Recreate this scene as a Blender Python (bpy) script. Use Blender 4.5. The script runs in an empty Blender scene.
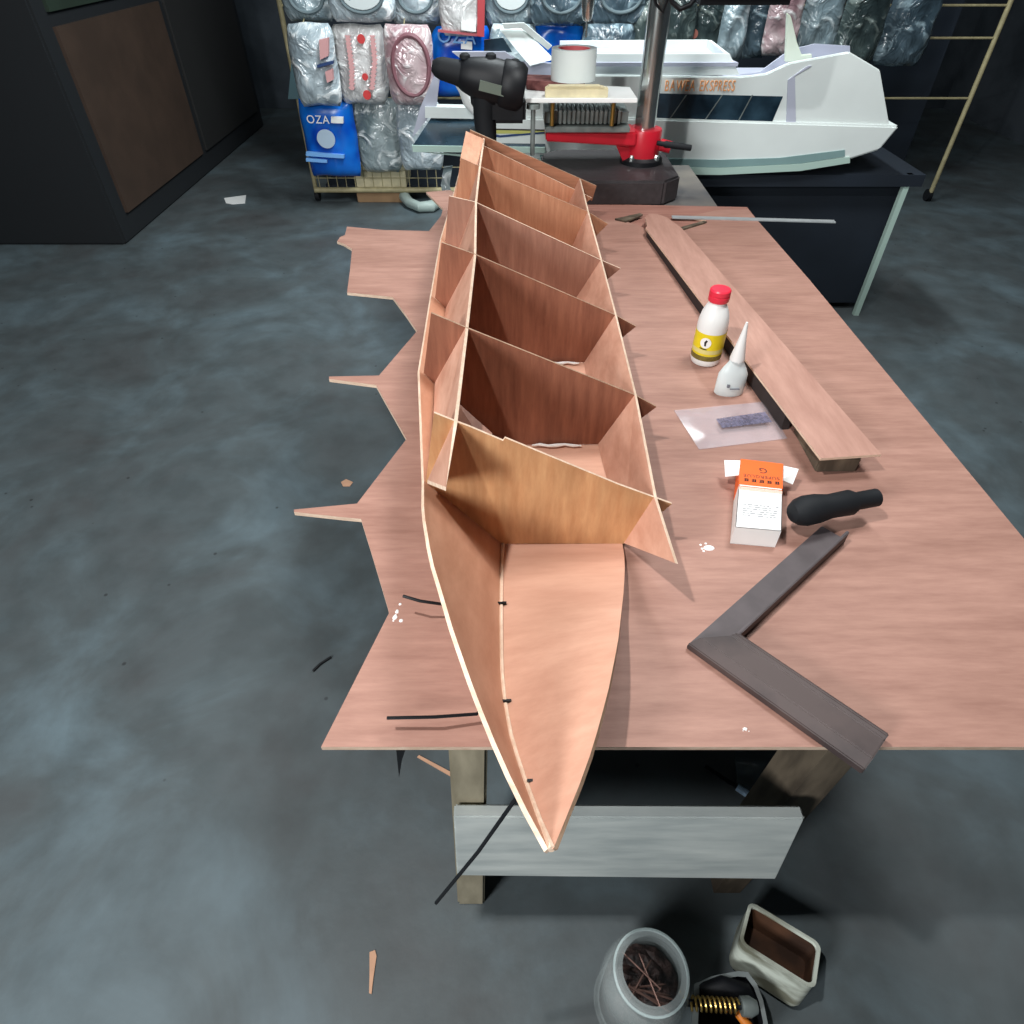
import bpy, bmesh, math, random
from mathutils import Vector, Matrix, Euler, noise as mnoise
random.seed(7)
C = bpy.context.scene.collection
sc = bpy.context.scene
PI = math.pi
V = Vector

# ------------------------------------------------------------------ camera
F = 640.0
PITCH = math.radians(43.2)
CAM = V((0, 0, 1.2))
cd = bpy.data.cameras.new('camera'); cd.sensor_width = 36; cd.lens = 36*F/1024
cd.clip_start = 0.01; cd.clip_end = 60
cam = bpy.data.objects.new('camera', cd); C.objects.link(cam)
cam.location = CAM; cam.rotation_euler = (PI/2-PITCH, 0, 0)
sc.camera = cam
FW = V((0, math.cos(PITCH), -math.sin(PITCH))); UP = V((0, math.sin(PITCH), math.cos(PITCH)))
def ray(px, py): return V((1,0,0))*(px-512) + UP*(512-py) + FW*F
def at_z(px, py, z):
    r = ray(px, py); return CAM + r*((z-CAM.z)/r.z)
def at_y(px, py, y):
    r = ray(px, py); return CAM + r*(y/r.y)
def row_of(y, z):
    return 512 + F*math.tan(math.atan2(CAM.z-z, y)-PITCH)
T = 0.6            # top of the plywood sheet on the bench
FT = 0.604         # inside of the hull bottom

# ------------------------------------------------------------------ materials
MATS = {}
def nodes_of(name):
    m = bpy.data.materials.new(name); m.use_nodes = True
    nt = m.node_tree; b = nt.nodes['Principled BSDF']
    MATS[name] = m
    return m, nt, b
def rgb(r, g, b):
    f = lambda c: ((c/255+0.055)/1.055)**2.4 if c > 10 else c/255/12.92
    return (f(r), f(g), f(b), 1)
def plain(name, col, rough=0.5, metal=0, noise_amt=0.0, scale=20, bump=0.0, trans=0, alpha=1, coat=0, spec=0.5):
    m, nt, b = nodes_of(name)
    b.inputs['Base Color'].default_value = col
    b.inputs['Roughness'].default_value = rough
    b.inputs['Metallic'].default_value = metal
    b.inputs['Specular IOR Level'].default_value = spec
    b.inputs['Transmission Weight'].default_value = trans
    b.inputs['Alpha'].default_value = alpha
    b.inputs['Coat Weight'].default_value = coat
    tc = nt.nodes.new('ShaderNodeTexCoord')
    no = nt.nodes.new('ShaderNodeTexNoise'); no.inputs['Scale'].default_value = scale; no.inputs['Detail'].default_value = 5
    nt.links.new(tc.outputs['Object'], no.inputs['Vector'])
    if noise_amt > 0:
        cr = nt.nodes.new('ShaderNodeValToRGB')
        k = 1-noise_amt; k2 = 1+noise_amt*0.5
        cr.color_ramp.elements[0].position = 0.35; cr.color_ramp.elements[1].position = 0.7
        cr.color_ramp.elements[0].color = (col[0]*k, col[1]*k, col[2]*k, 1)
        cr.color_ramp.elements[1].color = (min(1,col[0]*k2), min(1,col[1]*k2), min(1,col[2]*k2), 1)
        nt.links.new(no.outputs['Fac'], cr.inputs['Fac']); nt.links.new(cr.outputs['Color'], b.inputs['Base Color'])
    if bump > 0:
        bp = nt.nodes.new('ShaderNodeBump'); bp.inputs['Strength'].default_value = bump; bp.inputs['Distance'].default_value = 0.004
        nt.links.new(no.outputs['Fac'], bp.inputs['Height']); nt.links.new(bp.outputs['Normal'], b.inputs['Normal'])
    return m
def wood(name, c1, c2, scale=(4, 70, 70), rough=0.55, blotch=0.25, knots=None, bscale=7):
    """plywood veneer: fine streaks along one axis, soft blotches"""
    m, nt, b = nodes_of(name)
    L = nt.links.new
    tc = nt.nodes.new('ShaderNodeTexCoord')
    mp = nt.nodes.new('ShaderNodeMapping'); mp.inputs['Scale'].default_value = scale
    L(tc.outputs['Object'], mp.inputs['Vector'])
    n1 = nt.nodes.new('ShaderNodeTexNoise'); n1.inputs['Scale'].default_value = 1.6; n1.inputs['Detail'].default_value = 7; n1.inputs['Roughness'].default_value = 0.65
    L(mp.outputs['Vector'], n1.inputs['Vector'])
    cr = nt.nodes.new('ShaderNodeValToRGB')
    cr.color_ramp.elements[0].position = 0.3; cr.color_ramp.elements[1].position = 0.72
    cr.color_ramp.elements[0].color = c1; cr.color_ramp.elements[1].color = c2
    L(n1.outputs['Fac'], cr.inputs['Fac'])
    n2 = nt.nodes.new('ShaderNodeTexNoise'); n2.inputs['Scale'].default_value = bscale; n2.inputs['Detail'].default_value = 3
    mp2 = nt.nodes.new('ShaderNodeMapping'); mp2.inputs['Scale'].default_value = tuple(max(0.5, min(2.2, s/25)) for s in scale)
    L(tc.outputs['Object'], mp2.inputs['Vector']); L(mp2.outputs['Vector'], n2.inputs['Vector'])
    cr2 = nt.nodes.new('ShaderNodeValToRGB')
    cr2.color_ramp.elements[0].position = 0.3; cr2.color_ramp.elements[1].position = 0.7
    d = 1-blotch
    cr2.color_ramp.elements[0].color = (d, d*0.97, d*0.95, 1); cr2.color_ramp.elements[1].color = (1, 1, 1, 1)
    L(n2.outputs['Fac'], cr2.inputs['Fac'])
    mx = nt.nodes.new('ShaderNodeMix'); mx.data_type = 'RGBA'; mx.blend_type = 'MULTIPLY'; mx.inputs[0].default_value = 1
    L(cr.outputs['Color'], mx.inputs[6]); L(cr2.outputs['Color'], mx.inputs[7])
    L(mx.outputs[2], b.inputs['Base Color'])
    b.inputs['Roughness'].default_value = rough
    b.inputs['Specular IOR Level'].default_value = 0.35
    bp = nt.nodes.new('ShaderNodeBump'); bp.inputs['Strength'].default_value = 0.08; bp.inputs['Distance'].default_value = 0.002
    L(n1.outputs['Fac'], bp.inputs['Height']); L(bp.outputs['Normal'], b.inputs['Normal'])
    return m
def two_tone(name, ca, cb, scale=6, lo=0.4, hi=0.6, rough=0.6, detail=6, mapscale=(1,1,1), bump=0.0, metal=0, distort=0.0, spec=0.5):
    m, nt, b = nodes_of(name); L = nt.links.new
    tc = nt.nodes.new('ShaderNodeTexCoord'); mp = nt.nodes.new('ShaderNodeMapping'); mp.inputs['Scale'].default_value = mapscale
    L(tc.outputs['Object'], mp.inputs['Vector'])
    n = nt.nodes.new('ShaderNodeTexNoise'); n.inputs['Scale'].default_value = scale; n.inputs['Detail'].default_value = detail; n.inputs['Distortion'].default_value = distort
    L(mp.outputs['Vector'], n.inputs['Vector'])
    cr = nt.nodes.new('ShaderNodeValToRGB'); cr.color_ramp.elements[0].position = lo; cr.color_ramp.elements[1].position = hi
    cr.color_ramp.elements[0].color = ca; cr.color_ramp.elements[1].color = cb
    L(n.outputs['Fac'], cr.inputs['Fac']); L(cr.outputs['Color'], b.inputs['Base Color'])
    b.inputs['Roughness'].default_value = rough; b.inputs['Metallic'].default_value = metal; b.inputs['Specular IOR Level'].default_value = spec
    if bump:
        bp = nt.nodes.new('ShaderNodeBump'); bp.inputs['Strength'].default_value = bump; bp.inputs['Distance'].default_value = 0.01
        L(n.outputs['Fac'], bp.inputs['Height']); L(bp.outputs['Normal'], b.inputs['Normal'])
    return m

SHEET = wood('sheet_ply', rgb(156,116,103), rgb(183,142,127), scale=(7,48,48), blotch=0.17)
SHEETD = wood('under_sheet_ply', rgb(146,100,88), rgb(182,134,120), scale=(3,55,55), blotch=0.2)
EDGE = wood('ply_edge', rgb(214,182,156), rgb(248,226,204), scale=(40,40,200), blotch=0.2)
EDGED = wood('ply_edge_grey', rgb(150,120,98), rgb(196,166,140), scale=(40,40,200), blotch=0.3)
HULLB = wood('hull_bottom_ply', rgb(198,150,128), rgb(216,170,147), scale=(5,34,30), blotch=0.12)
HULLP = wood('hull_port_ply', rgb(192,140,112), rgb(216,166,138), scale=(30,8,8), blotch=0.12)
SIDE = wood('hull_side_ply', rgb(188,138,116), rgb(218,172,150), scale=(40,10,14), blotch=0.15)
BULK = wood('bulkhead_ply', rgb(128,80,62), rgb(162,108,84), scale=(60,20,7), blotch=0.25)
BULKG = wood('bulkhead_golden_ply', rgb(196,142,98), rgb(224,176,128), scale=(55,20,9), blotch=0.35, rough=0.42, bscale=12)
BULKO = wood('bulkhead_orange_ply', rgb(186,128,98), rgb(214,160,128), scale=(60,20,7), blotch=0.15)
STRIPM = wood('transom_strip_ply', rgb(138,92,68), rgb(176,122,94), scale=(5,50,60), blotch=0.2)
PLANK = wood('plank_ply', rgb(168,126,112), rgb(194,152,137), scale=(30,5,30), blotch=0.15)
GREYWOOD = two_tone('grey_weathered_wood', rgb(178,187,186), rgb(218,224,220), scale=4, lo=0.3, hi=0.7, rough=0.8, mapscale=(2,6,8), bump=0.15)
LEGWOOD = two_tone('leg_wood', rgb(126,118,98), rgb(176,166,142), scale=4, lo=0.3, hi=0.7, rough=0.8, mapscale=(8,8,2), bump=0.1)
DARKWOOD = two_tone('dark_leg_wood', rgb(74,64,52), rgb(108,96,80), scale=4, rough=0.8, mapscale=(8,8,2))
BENCHM = two_tone('bench_top_wood', rgb(74,74,76), rgb(116,110,102), scale=5, lo=0.35, hi=0.65, rough=0.7)
BLACK = plain('black_plastic', rgb(17,19,23), 0.5, spec=0.3)
BLACKR = plain('black_rubber', rgb(22,25,29), 0.7, spec=0.3)
CASTD = plain('dark_cast_iron', rgb(50,46,48), 0.55, noise_amt=0.25, scale=60, bump=0.1)
RED = plain('red_paint', rgb(196,30,48), 0.35, noise_amt=0.12, scale=14)
STEEL = plain('polished_steel', rgb(206,214,212), 0.22, metal=0.95, noise_amt=0.08, scale=8)
GREYSTEEL = plain('grey_steel', rgb(136,146,144), 0.45, metal=0.4, noise_amt=0.3, scale=25)
RUST = two_tone('brown_rusty_steel', rgb(50,40,40), rgb(74,61,59), scale=14, rough=0.6, metal=0.0)
BRASS = plain('brass', rgb(190,160,90), 0.3, metal=0.9)
WHITEP = plain('white_plastic', rgb(236,238,236), 0.35, noise_amt=0.03, scale=10)
WHITEPAPER = plain('white_card', rgb(240,240,238), 0.6, noise_amt=0.03, scale=30)
CREAM = plain('cream_paper', rgb(214,204,168), 0.7, noise_amt=0.15, scale=30)
MAROON = two_tone('maroon_sandpaper', rgb(96,52,52), rgb(134,84,80), scale=40, rough=0.9)
ORANGE = plain('orange_print', rgb(246,104,30), 0.5, noise_amt=0.04, scale=30)
PEACH = plain('peach_print', rgb(240,190,170), 0.55)
INK = plain('black_ink', rgb(40,34,34), 0.6)
INKG = plain('grey_ink', rgb(120,122,130), 0.6)
YELLOW = plain('yellow_label', rgb(232,208,30), 0.4, noise_amt=0.05, scale=20)
OLIVE = plain('olive_label_band', rgb(120,106,48), 0.45, noise_amt=0.3, scale=160)
PALEY = plain('pale_yellow_band', rgb(216,204,130), 0.45)
MILK = plain('milky_plastic', rgb(226,236,236), 0.3, trans=0.12)
CAPR = plain('red_cap_plastic', rgb(228,50,72), 0.35)
FERRYW = plain('ferry_white', rgb(226,234,232), 0.45, noise_amt=0.05, scale=6)
FERRYG = plain('ferry_grey_green', rgb(130,160,160), 0.5, noise_amt=0.1, scale=9)
FERRYL = plain('ferry_lilac_grey', rgb(186,190,206), 0.5, noise_amt=0.05, scale=6)
FERRYD = two_tone('ferry_dark_glass', rgb(20,36,48), rgb(44,66,80), scale=9, rough=0.25)
PALEG = plain('pale_green_rim', rgb(178,204,194), 0.5)
BLUE = plain('blue_line', rgb(30,60,110), 0.5)
BLUEP = two_tone('blue_pack_film', rgb(0,62,170), rgb(18,128,232), scale=7, lo=0.35, hi=0.7, rough=0.25, detail=2)
BLUEL = plain('pale_blue_print', rgb(120,176,236), 0.4)
RINGM = plain('grey_ring', rgb(96,112,118), 0.5)
CARTON = plain('cardboard', rgb(150,120,88), 0.8, noise_amt=0.15, scale=12)
BEIGE = plain('beige_metal', rgb(176,166,128), 0.5, noise_amt=0.2, scale=30)
NAVY = plain('dark_navy', rgb(24,34,46), 0.7, noise_amt=0.3, scale=3)
REDP = plain('red_print', rgb(206,60,60), 0.5)
PINKP = plain('pink_print', rgb(214,160,160), 0.5)
TAN = plain('tan_offcut', rgb(206,160,130), 0.7, noise_amt=0.1, scale=40)
def film(name, lo, mid, hi, scale=5, alpha=1.0):
    """crinkled clear film over its contents: soft base tone with pale streaks painted as highlights on its folds"""
    m, nt, b = nodes_of(name); L = nt.links.new
    tc = nt.nodes.new('ShaderNodeTexCoord')
    n = nt.nodes.new('ShaderNodeTexNoise'); n.inputs['Scale'].default_value = scale; n.inputs['Detail'].default_value = 2; n.inputs['Distortion'].default_value = 0.8
    L(tc.outputs['Object'], n.inputs['Vector'])
    cr = nt.nodes.new('ShaderNodeValToRGB'); e = cr.color_ramp.elements
    e[0].position = 0.34; e[1].position = 0.66; e[0].color = lo; e[1].color = mid
    L(n.outputs['Fac'], cr.inputs['Fac'])
    n3 = nt.nodes.new('ShaderNodeTexNoise'); n3.inputs['Scale'].default_value = scale*2.2; n3.inputs['Detail'].default_value = 3; n3.inputs['Distortion'].default_value = 1.6
    L(tc.outputs['Object'], n3.inputs['Vector'])
    cr3 = nt.nodes.new('ShaderNodeValToRGB'); e = cr3.color_ramp.elements
    e[0].position = 0.53; e[1].position = 0.66; e[0].color = (0,0,0,1); e[1].color = (1,1,1,1)
    L(n3.outputs['Fac'], cr3.inputs['Fac'])
    mx = nt.nodes.new('ShaderNodeMix'); mx.data_type = 'RGBA'
    L(cr3.outputs['Color'], mx.inputs[0]); L(cr.outputs['Color'], mx.inputs[6]); mx.inputs[7].default_value = hi  # highlight streaks mixed into the film colour
    L(mx.outputs[2], b.inputs['Base Color'])
    b.inputs['Roughness'].default_value = 0.16; b.inputs['Specular IOR Level'].default_value = 0.9
    bp = nt.nodes.new('ShaderNodeBump'); bp.inputs['Strength'].default_value = 0.7; bp.inputs['Distance'].default_value = 0.03
    L(n3.outputs['Fac'], bp.inputs['Height']); L(bp.outputs['Normal'], b.inputs['Normal'])
    return m
FILM_SILVER = film('silver_film', rgb(146,160,168), rgb(206,220,226), rgb(248,252,253))
FILM_WHITE = film('white_film', rgb(196,194,194), rgb(234,234,232), rgb(250,252,250))
FILM_PINK = film('pink_film', rgb(168,134,140), rgb(216,200,200), rgb(242,238,238))
FILM_GREY = film('grey_film', rgb(122,140,148), rgb(168,186,192), rgb(224,236,240))
FILM_DARK = film('dull_green_film', rgb(46,58,60), rgb(84,98,96), rgb(130,142,138))
FILM_CLEAR = film('clear_film', rgb(104,120,124), rgb(190,202,204), rgb(244,250,250))
FILM_BLUEGREY = film('bluegrey_film', rgb(56,72,82), rgb(96,116,128), rgb(150,172,182))
def glassy(name, col, rough=0.12, alpha=0.35):
    return plain(name, col, rough, alpha=alpha, spec=0.9, noise_amt=0.1, scale=9)
JARM = glassy('clear_jar_plastic', rgb(216,228,228), 0.08, 0.25)
ZIPM = glassy('clear_bag_plastic', rgb(222,210,216), 0.18, 0.3)
NAILM = plain('rusty_nail', rgb(120,92,84), 0.45, metal=0.6, noise_amt=0.3, scale=40)
NAILD = two_tone('dark_nail_heap', rgb(26,18,18), rgb(64,46,42), scale=60, rough=0.6, bump=0.8)
WORNW = two_tone('worn_white_plastic', rgb(120,120,104), rgb(214,222,210), scale=12, lo=0.38, hi=0.58, rough=0.5, mapscale=(1,1,3))
BROWNIN = two_tone('brown_stained_inside', rgb(52,34,24), rgb(96,64,44), scale=8, rough=0.6)
CLAY = plain('rough_grey_plastic', rgb(112,120,120), 0.5, noise_amt=0.3, scale=10)

# floor: worn concrete with bluish and dark stains
m, nt, b = nodes_of('worn_concrete_floor'); L = nt.links.new
tc = nt.nodes.new('ShaderNodeTexCoord')
n1 = nt.nodes.new('ShaderNodeTexNoise'); n1.inputs['Scale'].default_value = 2.6; n1.inputs['Detail'].default_value = 9; n1.inputs['Roughness'].default_value = 0.6; n1.inputs['Distortion'].default_value = 0.5
n2 = nt.nodes.new('ShaderNodeTexNoise'); n2.inputs['Scale'].default_value = 9; n2.inputs['Detail'].default_value = 6
n3 = nt.nodes.new('ShaderNodeTexNoise'); n3.inputs['Scale'].default_value = 45; n3.inputs['Detail'].default_value = 4
vo = nt.nodes.new('ShaderNodeTexVoronoi'); vo.inputs['Scale'].default_value = 11
for n in (n1, n2, n3, vo): L(tc.outputs['Object'], n.inputs['Vector'])
cr = nt.nodes.new('ShaderNodeValToRGB'); e = cr.color_ramp.elements
e[0].position = 0.25; e[0].color = rgb(72,73,74); e[1].position = 0.78; e[1].color = rgb(104,122,130)
x = e.new(0.5); x.color = rgb(82,91,94)
L(n1.outputs['Fac'], cr.inputs['Fac'])
cr2 = nt.nodes.new('ShaderNodeValToRGB'); e = cr2.color_ramp.elements
e[0].position = 0.36; e[0].color = (0.62,0.61,0.60,1); e[1].position = 0.58; e[1].color = (1,1,1,1)
L(n2.outputs['Fac'], cr2.inputs['Fac'])
mx = nt.nodes.new('ShaderNodeMix'); mx.data_type = 'RGBA'; mx.blend_type = 'MULTIPLY'; mx.inputs[0].default_value = 0.5
L(cr.outputs['Color'], mx.inputs[6]); L(cr2.outputs['Color'], mx.inputs[7])
cr3 = nt.nodes.new('ShaderNodeValToRGB'); e = cr3.color_ramp.elements
e[0].position = 0.035; e[0].color = (1,1,1,1); e[1].position = 0.06; e[1].color = (0,0,0,1)
L(vo.outputs['Distance'], cr3.inputs['Fac'])
mx2 = nt.nodes.new('ShaderNodeMix'); mx2.data_type = 'RGBA'
mm = nt.nodes.new('ShaderNodeMath'); mm.operation = 'MULTIPLY'; mm.inputs[1].default_value = 0.75
L(cr3.outputs['Color'], mm.inputs[0]); L(mm.outputs[0], mx2.inputs[0])
L(mx.outputs[2], mx2.inputs[6]); mx2.inputs[7].default_value = rgb(44,46,48)
L(mx2.outputs[2], b.inputs['Base Color']); b.inputs['Roughness'].default_value = 0.55
bp = nt.nodes.new('ShaderNodeBump'); bp.inputs['Strength'].default_value = 0.12; bp.inputs['Distance'].default_value = 0.004
L(n3.outputs['Fac'], bp.inputs['Height']); L(bp.outputs['Normal'], b.inputs['Normal'])
FLOORM = m
WALLM = two_tone('dark_grey_plaster', rgb(50,58,66), rgb(70,78,86), scale=3, rough=0.9)
CEILM = two_tone('dull_ceiling', rgb(90,94,96), rgb(120,124,124), scale=2, rough=0.9)

# ------------------------------------------------------------------ mesh helpers
OFF = {}
class MB:
    def __init__(self): self.v = []; self.f = []; self.mi = []
    def add(self, vs, fs, mi=0):
        o = len(self.v); self.v += [V(p) for p in vs]
        for k, f in enumerate(fs):
            self.f.append([i+o for i in f]); self.mi.append(mi if isinstance(mi, int) else mi[k])
        return self
    def box(self, a, b, mi=0, rot=None, piv=None):
        x0,y0,z0 = a; x1,y1,z1 = b
        vs = [V(p) for p in ((x0,y0,z0),(x1,y0,z0),(x1,y1,z0),(x0,y1,z0),(x0,y0,z1),(x1,y0,z1),(x1,y1,z1),(x0,y1,z1))]
        if rot is not None:
            c = V(piv) if piv is not None else (V(a)+V(b))/2
            vs = [rot @ (p-c) + c for p in vs]
        return self.add(vs, [(0,3,2,1),(4,5,6,7),(0,1,5,4),(1,2,6,5),(2,3,7,6),(3,0,4,7)], mi)
    def prism(self, poly, vec, mi=0, mside=None):
        """poly: 3-D points, extruded along vec"""
        n = len(poly); vec = V(vec); poly = [V(p) for p in poly]
        vs = poly + [p+vec for p in poly]
        ms = mi if mside is None else mside
        fs = [tuple(range(n-1,-1,-1)), tuple(range(n, 2*n))]; m_ = [mi, mi]
        for i in range(n):
            j = (i+1) % n; fs.append((i, j, n+j, n+i)); m_.append(ms)
        return self.add(vs, fs, m_)
    def strip(self, A, B, t, mi=0, mside=1, flip=1):
        """ruled panel between two polylines with thickness t"""
        n = len(A); A = [V(p) for p in A]; B = [V(p) for p in B]
        nr = []
        for i in range(n):
            a = A[min(i+1,n-1)]-A[max(i-1,0)]; w = (B[i]-A[i])
            if w.length < 1e-5: w = B[max(i-1,0)]-A[max(i-1,0)]
            x = a.cross(w); nr.append(x.normalized()*t*flip if x.length > 0 else V((0,0,t)))
        vs = A + B + [p+k for p,k in zip(A,nr)] + [p+k for p,k in zip(B,nr)]
        fs = []; m_ = []
        for i in range(n-1):
            fs.append((i, i+1, n+i+1, n+i)); m_.append(mi)
            fs.append((2*n+i, 3*n+i, 3*n+i+1, 2*n+i+1)); m_.append(mi)
            fs.append((i, 2*n+i, 2*n+i+1, i+1)); m_.append(mside)
            fs.append((n+i, n+i+1, 3*n+i+1, 3*n+i)); m_.append(mside)
        fs.append((0, n, 3*n, 2*n)); m_.append(mside)
        fs.append((n-1, 3*n-1, 4*n-1, 2*n-1)[:0] or (n-1, 2*n-1, 4*n-1, 3*n-1)); m_.append(mside)
        return self.add(vs, fs, m_)
    def tube(self, pts, r, seg=10, mi=0, cap=True):
        pts = [V(p) for p in pts]; n = len(pts)
        rs = r if isinstance(r, (list, tuple)) else [r]*n
        rings = []; up = None
        for i in range(n):
            d = (pts[min(i+1,n-1)]-pts[max(i-1,0)]).normalized()
            if up is None:
                up = d.orthogonal().normalized()
            up = (up - d*up.dot(d)).normalized(); s = d.cross(up)
            rings.append([pts[i]+(up*math.cos(2*PI*k/seg)+s*math.sin(2*PI*k/seg))*rs[i] for k in range(seg)])
        vs = [p for rg in rings for p in rg]; fs = []
        for i in range(n-1):
            for k in range(seg):
                k2 = (k+1) % seg; fs.append((i*seg+k, i*seg+k2, (i+1)*seg+k2, (i+1)*seg+k))
        if cap: fs.append(tuple(range(seg-1,-1,-1))); fs.append(tuple((n-1)*seg+k for k in range(seg)))
        return self.add(vs, fs, mi)
    def lathe(self, c, prof, seg=32, mi=0, axis=None, sx=1, sy=1, cap=True):
        """prof: (r, h) pairs; mi may be a list per segment"""
        c = V(c); R = Matrix.Identity(3)
        if axis is not None: R = V((0,0,1)).rotation_difference(V(axis)).to_matrix()
        n = len(prof); vs = []
        for r, h in prof:
            for k in range(seg):
                a = 2*PI*k/seg; vs.append(c + R @ V((r*sx*math.cos(a), r*sy*math.sin(a), h)))
        fs = []; m_ = []
        for i in range(n-1):
            for k in range(seg):
                k2 = (k+1) % seg; fs.append((i*seg+k, i*seg+k2, (i+1)*seg+k2, (i+1)*seg+k))
                m_.append(mi if isinstance(mi, int) else mi[i])
        if cap:
            fs.append(tuple(range(seg-1,-1,-1))); m_.append(mi if isinstance(mi, int) else mi[0])
            fs.append(tuple((n-1)*seg+k for k in range(seg))); m_.append(mi if isinstance(mi, int) else mi[-1])
        return self.add(vs, fs, m_)
    def build(self, name, mats, parent=None, smooth=False, bevel=0.0, origin=None, fixn=True):
        if not isinstance(mats, (list, tuple)): mats = [mats]
        if parent is not None: off = OFF[parent]
        elif origin is not None: off = V(origin)
        else:
            xs = [p.x for p in self.v]; ys = [p.y for p in self.v]; zs = [p.z for p in self.v]
            off = V(((min(xs)+max(xs))/2, (min(ys)+max(ys))/2, min(zs)))
        me = bpy.data.meshes.new(name)
        me.from_pydata([p-off for p in self.v], [], self.f)
        for mt in mats: me.materials.append(mt)
        for p, k in zip(me.polygons, self.mi): p.material_index = k
        bm = bmesh.new(); bm.from_mesh(me)
        if fixn: bmesh.ops.recalc_face_normals(bm, faces=bm.faces)
        if bevel > 0:
            es = [e for e in bm.edges if len(e.link_faces) == 2 and e.calc_face_angle(0) > 0.5]
            bmesh.ops.bevel(bm, geom=es, offset=bevel, segments=2, affect='EDGES', clamp_overlap=True)
        bm.to_mesh(me); bm.free()
        if smooth:
            for p in me.polygons: p.use_smooth = True
            if smooth != 'all':
                try: me.set_sharp_from_angle(angle=math.radians(38))
                except Exception: pass
        o = bpy.data.objects.new(name, me); C.objects.link(o)
        if parent is not None: o.parent = parent
        else: o.location = off
        OFF[o] = off
        return o
def tag(o, label=None, cat=None, group=None, kind=None):
    if label: o['label'] = label
    if cat: o['category'] = cat
    if group: o['group'] = group
    if kind: o['kind'] = kind
    return o
def thing(name, loc, label, cat, group=None):
    o = bpy.data.objects.new(name, None); C.objects.link(o); o.location = loc; o.empty_display_size = 0.05
    OFF[o] = V(loc)
    return tag(o, label, cat, group)
def struct(name, mb, mat, **k):
    o = mb.build(name, mat, **k); o['kind'] = 'structure'; return o
def lettering(name, txt, origin, ex, ez, size, mat, parent, depth=0.0006, align='LEFT', bold=0.0):
    """text laid in the plane spanned by ex (reading direction) and ez (up of the letters)"""
    cu = bpy.data.curves.new(name, 'FONT'); cu.body = txt; cu.size = size; cu.extrude = depth; cu.align_x = align; cu.offset = bold; cu.space_character = 1.12
    tmp = bpy.data.objects.new(name, cu); C.objects.link(tmp)
    dg = bpy.context.evaluated_depsgraph_get(); dg.update()
    me = bpy.data.meshes.new_from_object(tmp.evaluated_get(dg))
    bpy.data.objects.remove(tmp); bpy.data.curves.remove(cu)
    ex = V(ex).normalized(); ez = V(ez); ez = (ez-ex*ez.dot(ex)).normalized(); n = ex.cross(ez)
    M = Matrix((ex, ez, n)).transposed()
    off = OFF[parent]
    for v in me.vertices: v.co = M @ v.co + V(origin) - off
    me.materials.clear(); me.materials.append(mat)
    for p in me.polygons: p.material_index = 0
    o = bpy.data.objects.new(name, me); C.objects.link(o); o.parent = parent; OFF[o] = off
    return o

# ------------------------------------------------------------------ room shell
struct('floor', MB().box((-3.4,-2.2,-0.05),(3.6,6.2,0)), FLOORM, origin=(0,0,0))
struct('ceiling', MB().box((-3.4,-2.2,2.9),(3.6,6.2,2.95)), CEILM)
struct('wall_back', MB().box((-3.4,6.2,0),(3.6,6.3,2.9)), WALLM)
struct('wall_left', MB().box((-3.5,-2.2,0),(-3.4,6.2,2.9)), WALLM)
struct('wall_right', MB().box((3.6,-2.2,0),(3.7,6.2,2.9)), WALLM)
struct('wall_front', MB().box((-3.4,-2.3,0),(3.6,-2.2,2.9)), WALLM)

# ------------------------------------------------------------------ workbench
wb = thing('workbench', (0.22,1.3,0), 'wooden workbench with grey legs carrying the pink plywood sheets and the drill press', 'workbench')
MB().box((-0.13,0.36,0.562),(0.585,2.32,0.590)).build('bench_top', BENCHM, wb, bevel=0.003)
MB().prism([(-0.09,0.328,0),(-0.046,0.328,0),(-0.026,0.328,0.562),(-0.068,0.328,0.562)], (0,0.05,0)).build('leg', LEGWOOD, wb, bevel=0.003)
lg = MB().prism([(0.338,0.345,0),(0.382,0.345,0),(0.405,0.345,0.562),(0.362,0.345,0.562)], (0,0.06,0)).build('leg', DARKWOOD, wb)
lg['label'] = 'dark brown slanting leg'
MB().box((-0.10,2.2,0),(-0.05,2.25,0.562)).build('leg', LEGWOOD, wb, bevel=0.003)
MB().box((0.50,2.2,0),(0.55,2.25,0.562)).build('leg', LEGWOOD, wb, bevel=0.003)
rl = MB().prism([(-0.078,0.308,0.205),(0.378,0.308,0.19),(0.352,0.308,0.405),(-0.070,0.308,0.41)], (0,0.016,0)).build('cross_rail', GREYWOOD, wb, bevel=0.002)
rl['label'] = 'wide weathered grey cross board between the front legs'

# under sheet and cut-out sheet
us = MB().prism([at_z(470,202,0.594), at_z(596,204,0.594), at_z(747,207,0.594), (0.66,1.25,0.594), (0.2,1.2,0.594), (-0.2,1.25,0.594)], (0,0,-0.004), 0, 1).build('plywood_sheet', [SHEETD, EDGED])
tag(us, 'reddish plywood sheet showing at the back edge beneath the large cut-out sheet', 'plywood')
outl = [(321,747),(355,680),(389,613),(387,605),(373,558),(361,519),(345,517.5),(294,512),(294,509.5),(357,503.5),(406.5,439),(390,410),(376,385),(329,379),(329,376.5),(379,375.5),(417,331),(406,315),(392.5,297),(347,292.5),(350,270),(352,249),(343,243.5),(337,241.5),(340,237),(345,235),(347,226.5),(384,230),(429,231),(441,216),(443,209),(426,192),(450,190),
        (480,207),(570,212),(596,222),(607,220),(622,220),(640,226),(652,232),(676,229),(704,222),(706,220.5),(690,216),(720,209.5),(748,209.5)]
top = [at_z(px,py,T) for px,py in outl]
xr = at_z(800,268,T).x
top += [V((xr,1.40,T)), V((xr+0.005,0.85,T)), V((xr+0.01,at_z(512,747,T).y,T))]
sh = MB().prism(top, (0,0,-0.006), 0, 1).build('plywood_sheet', [SHEET, EDGE])
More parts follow.
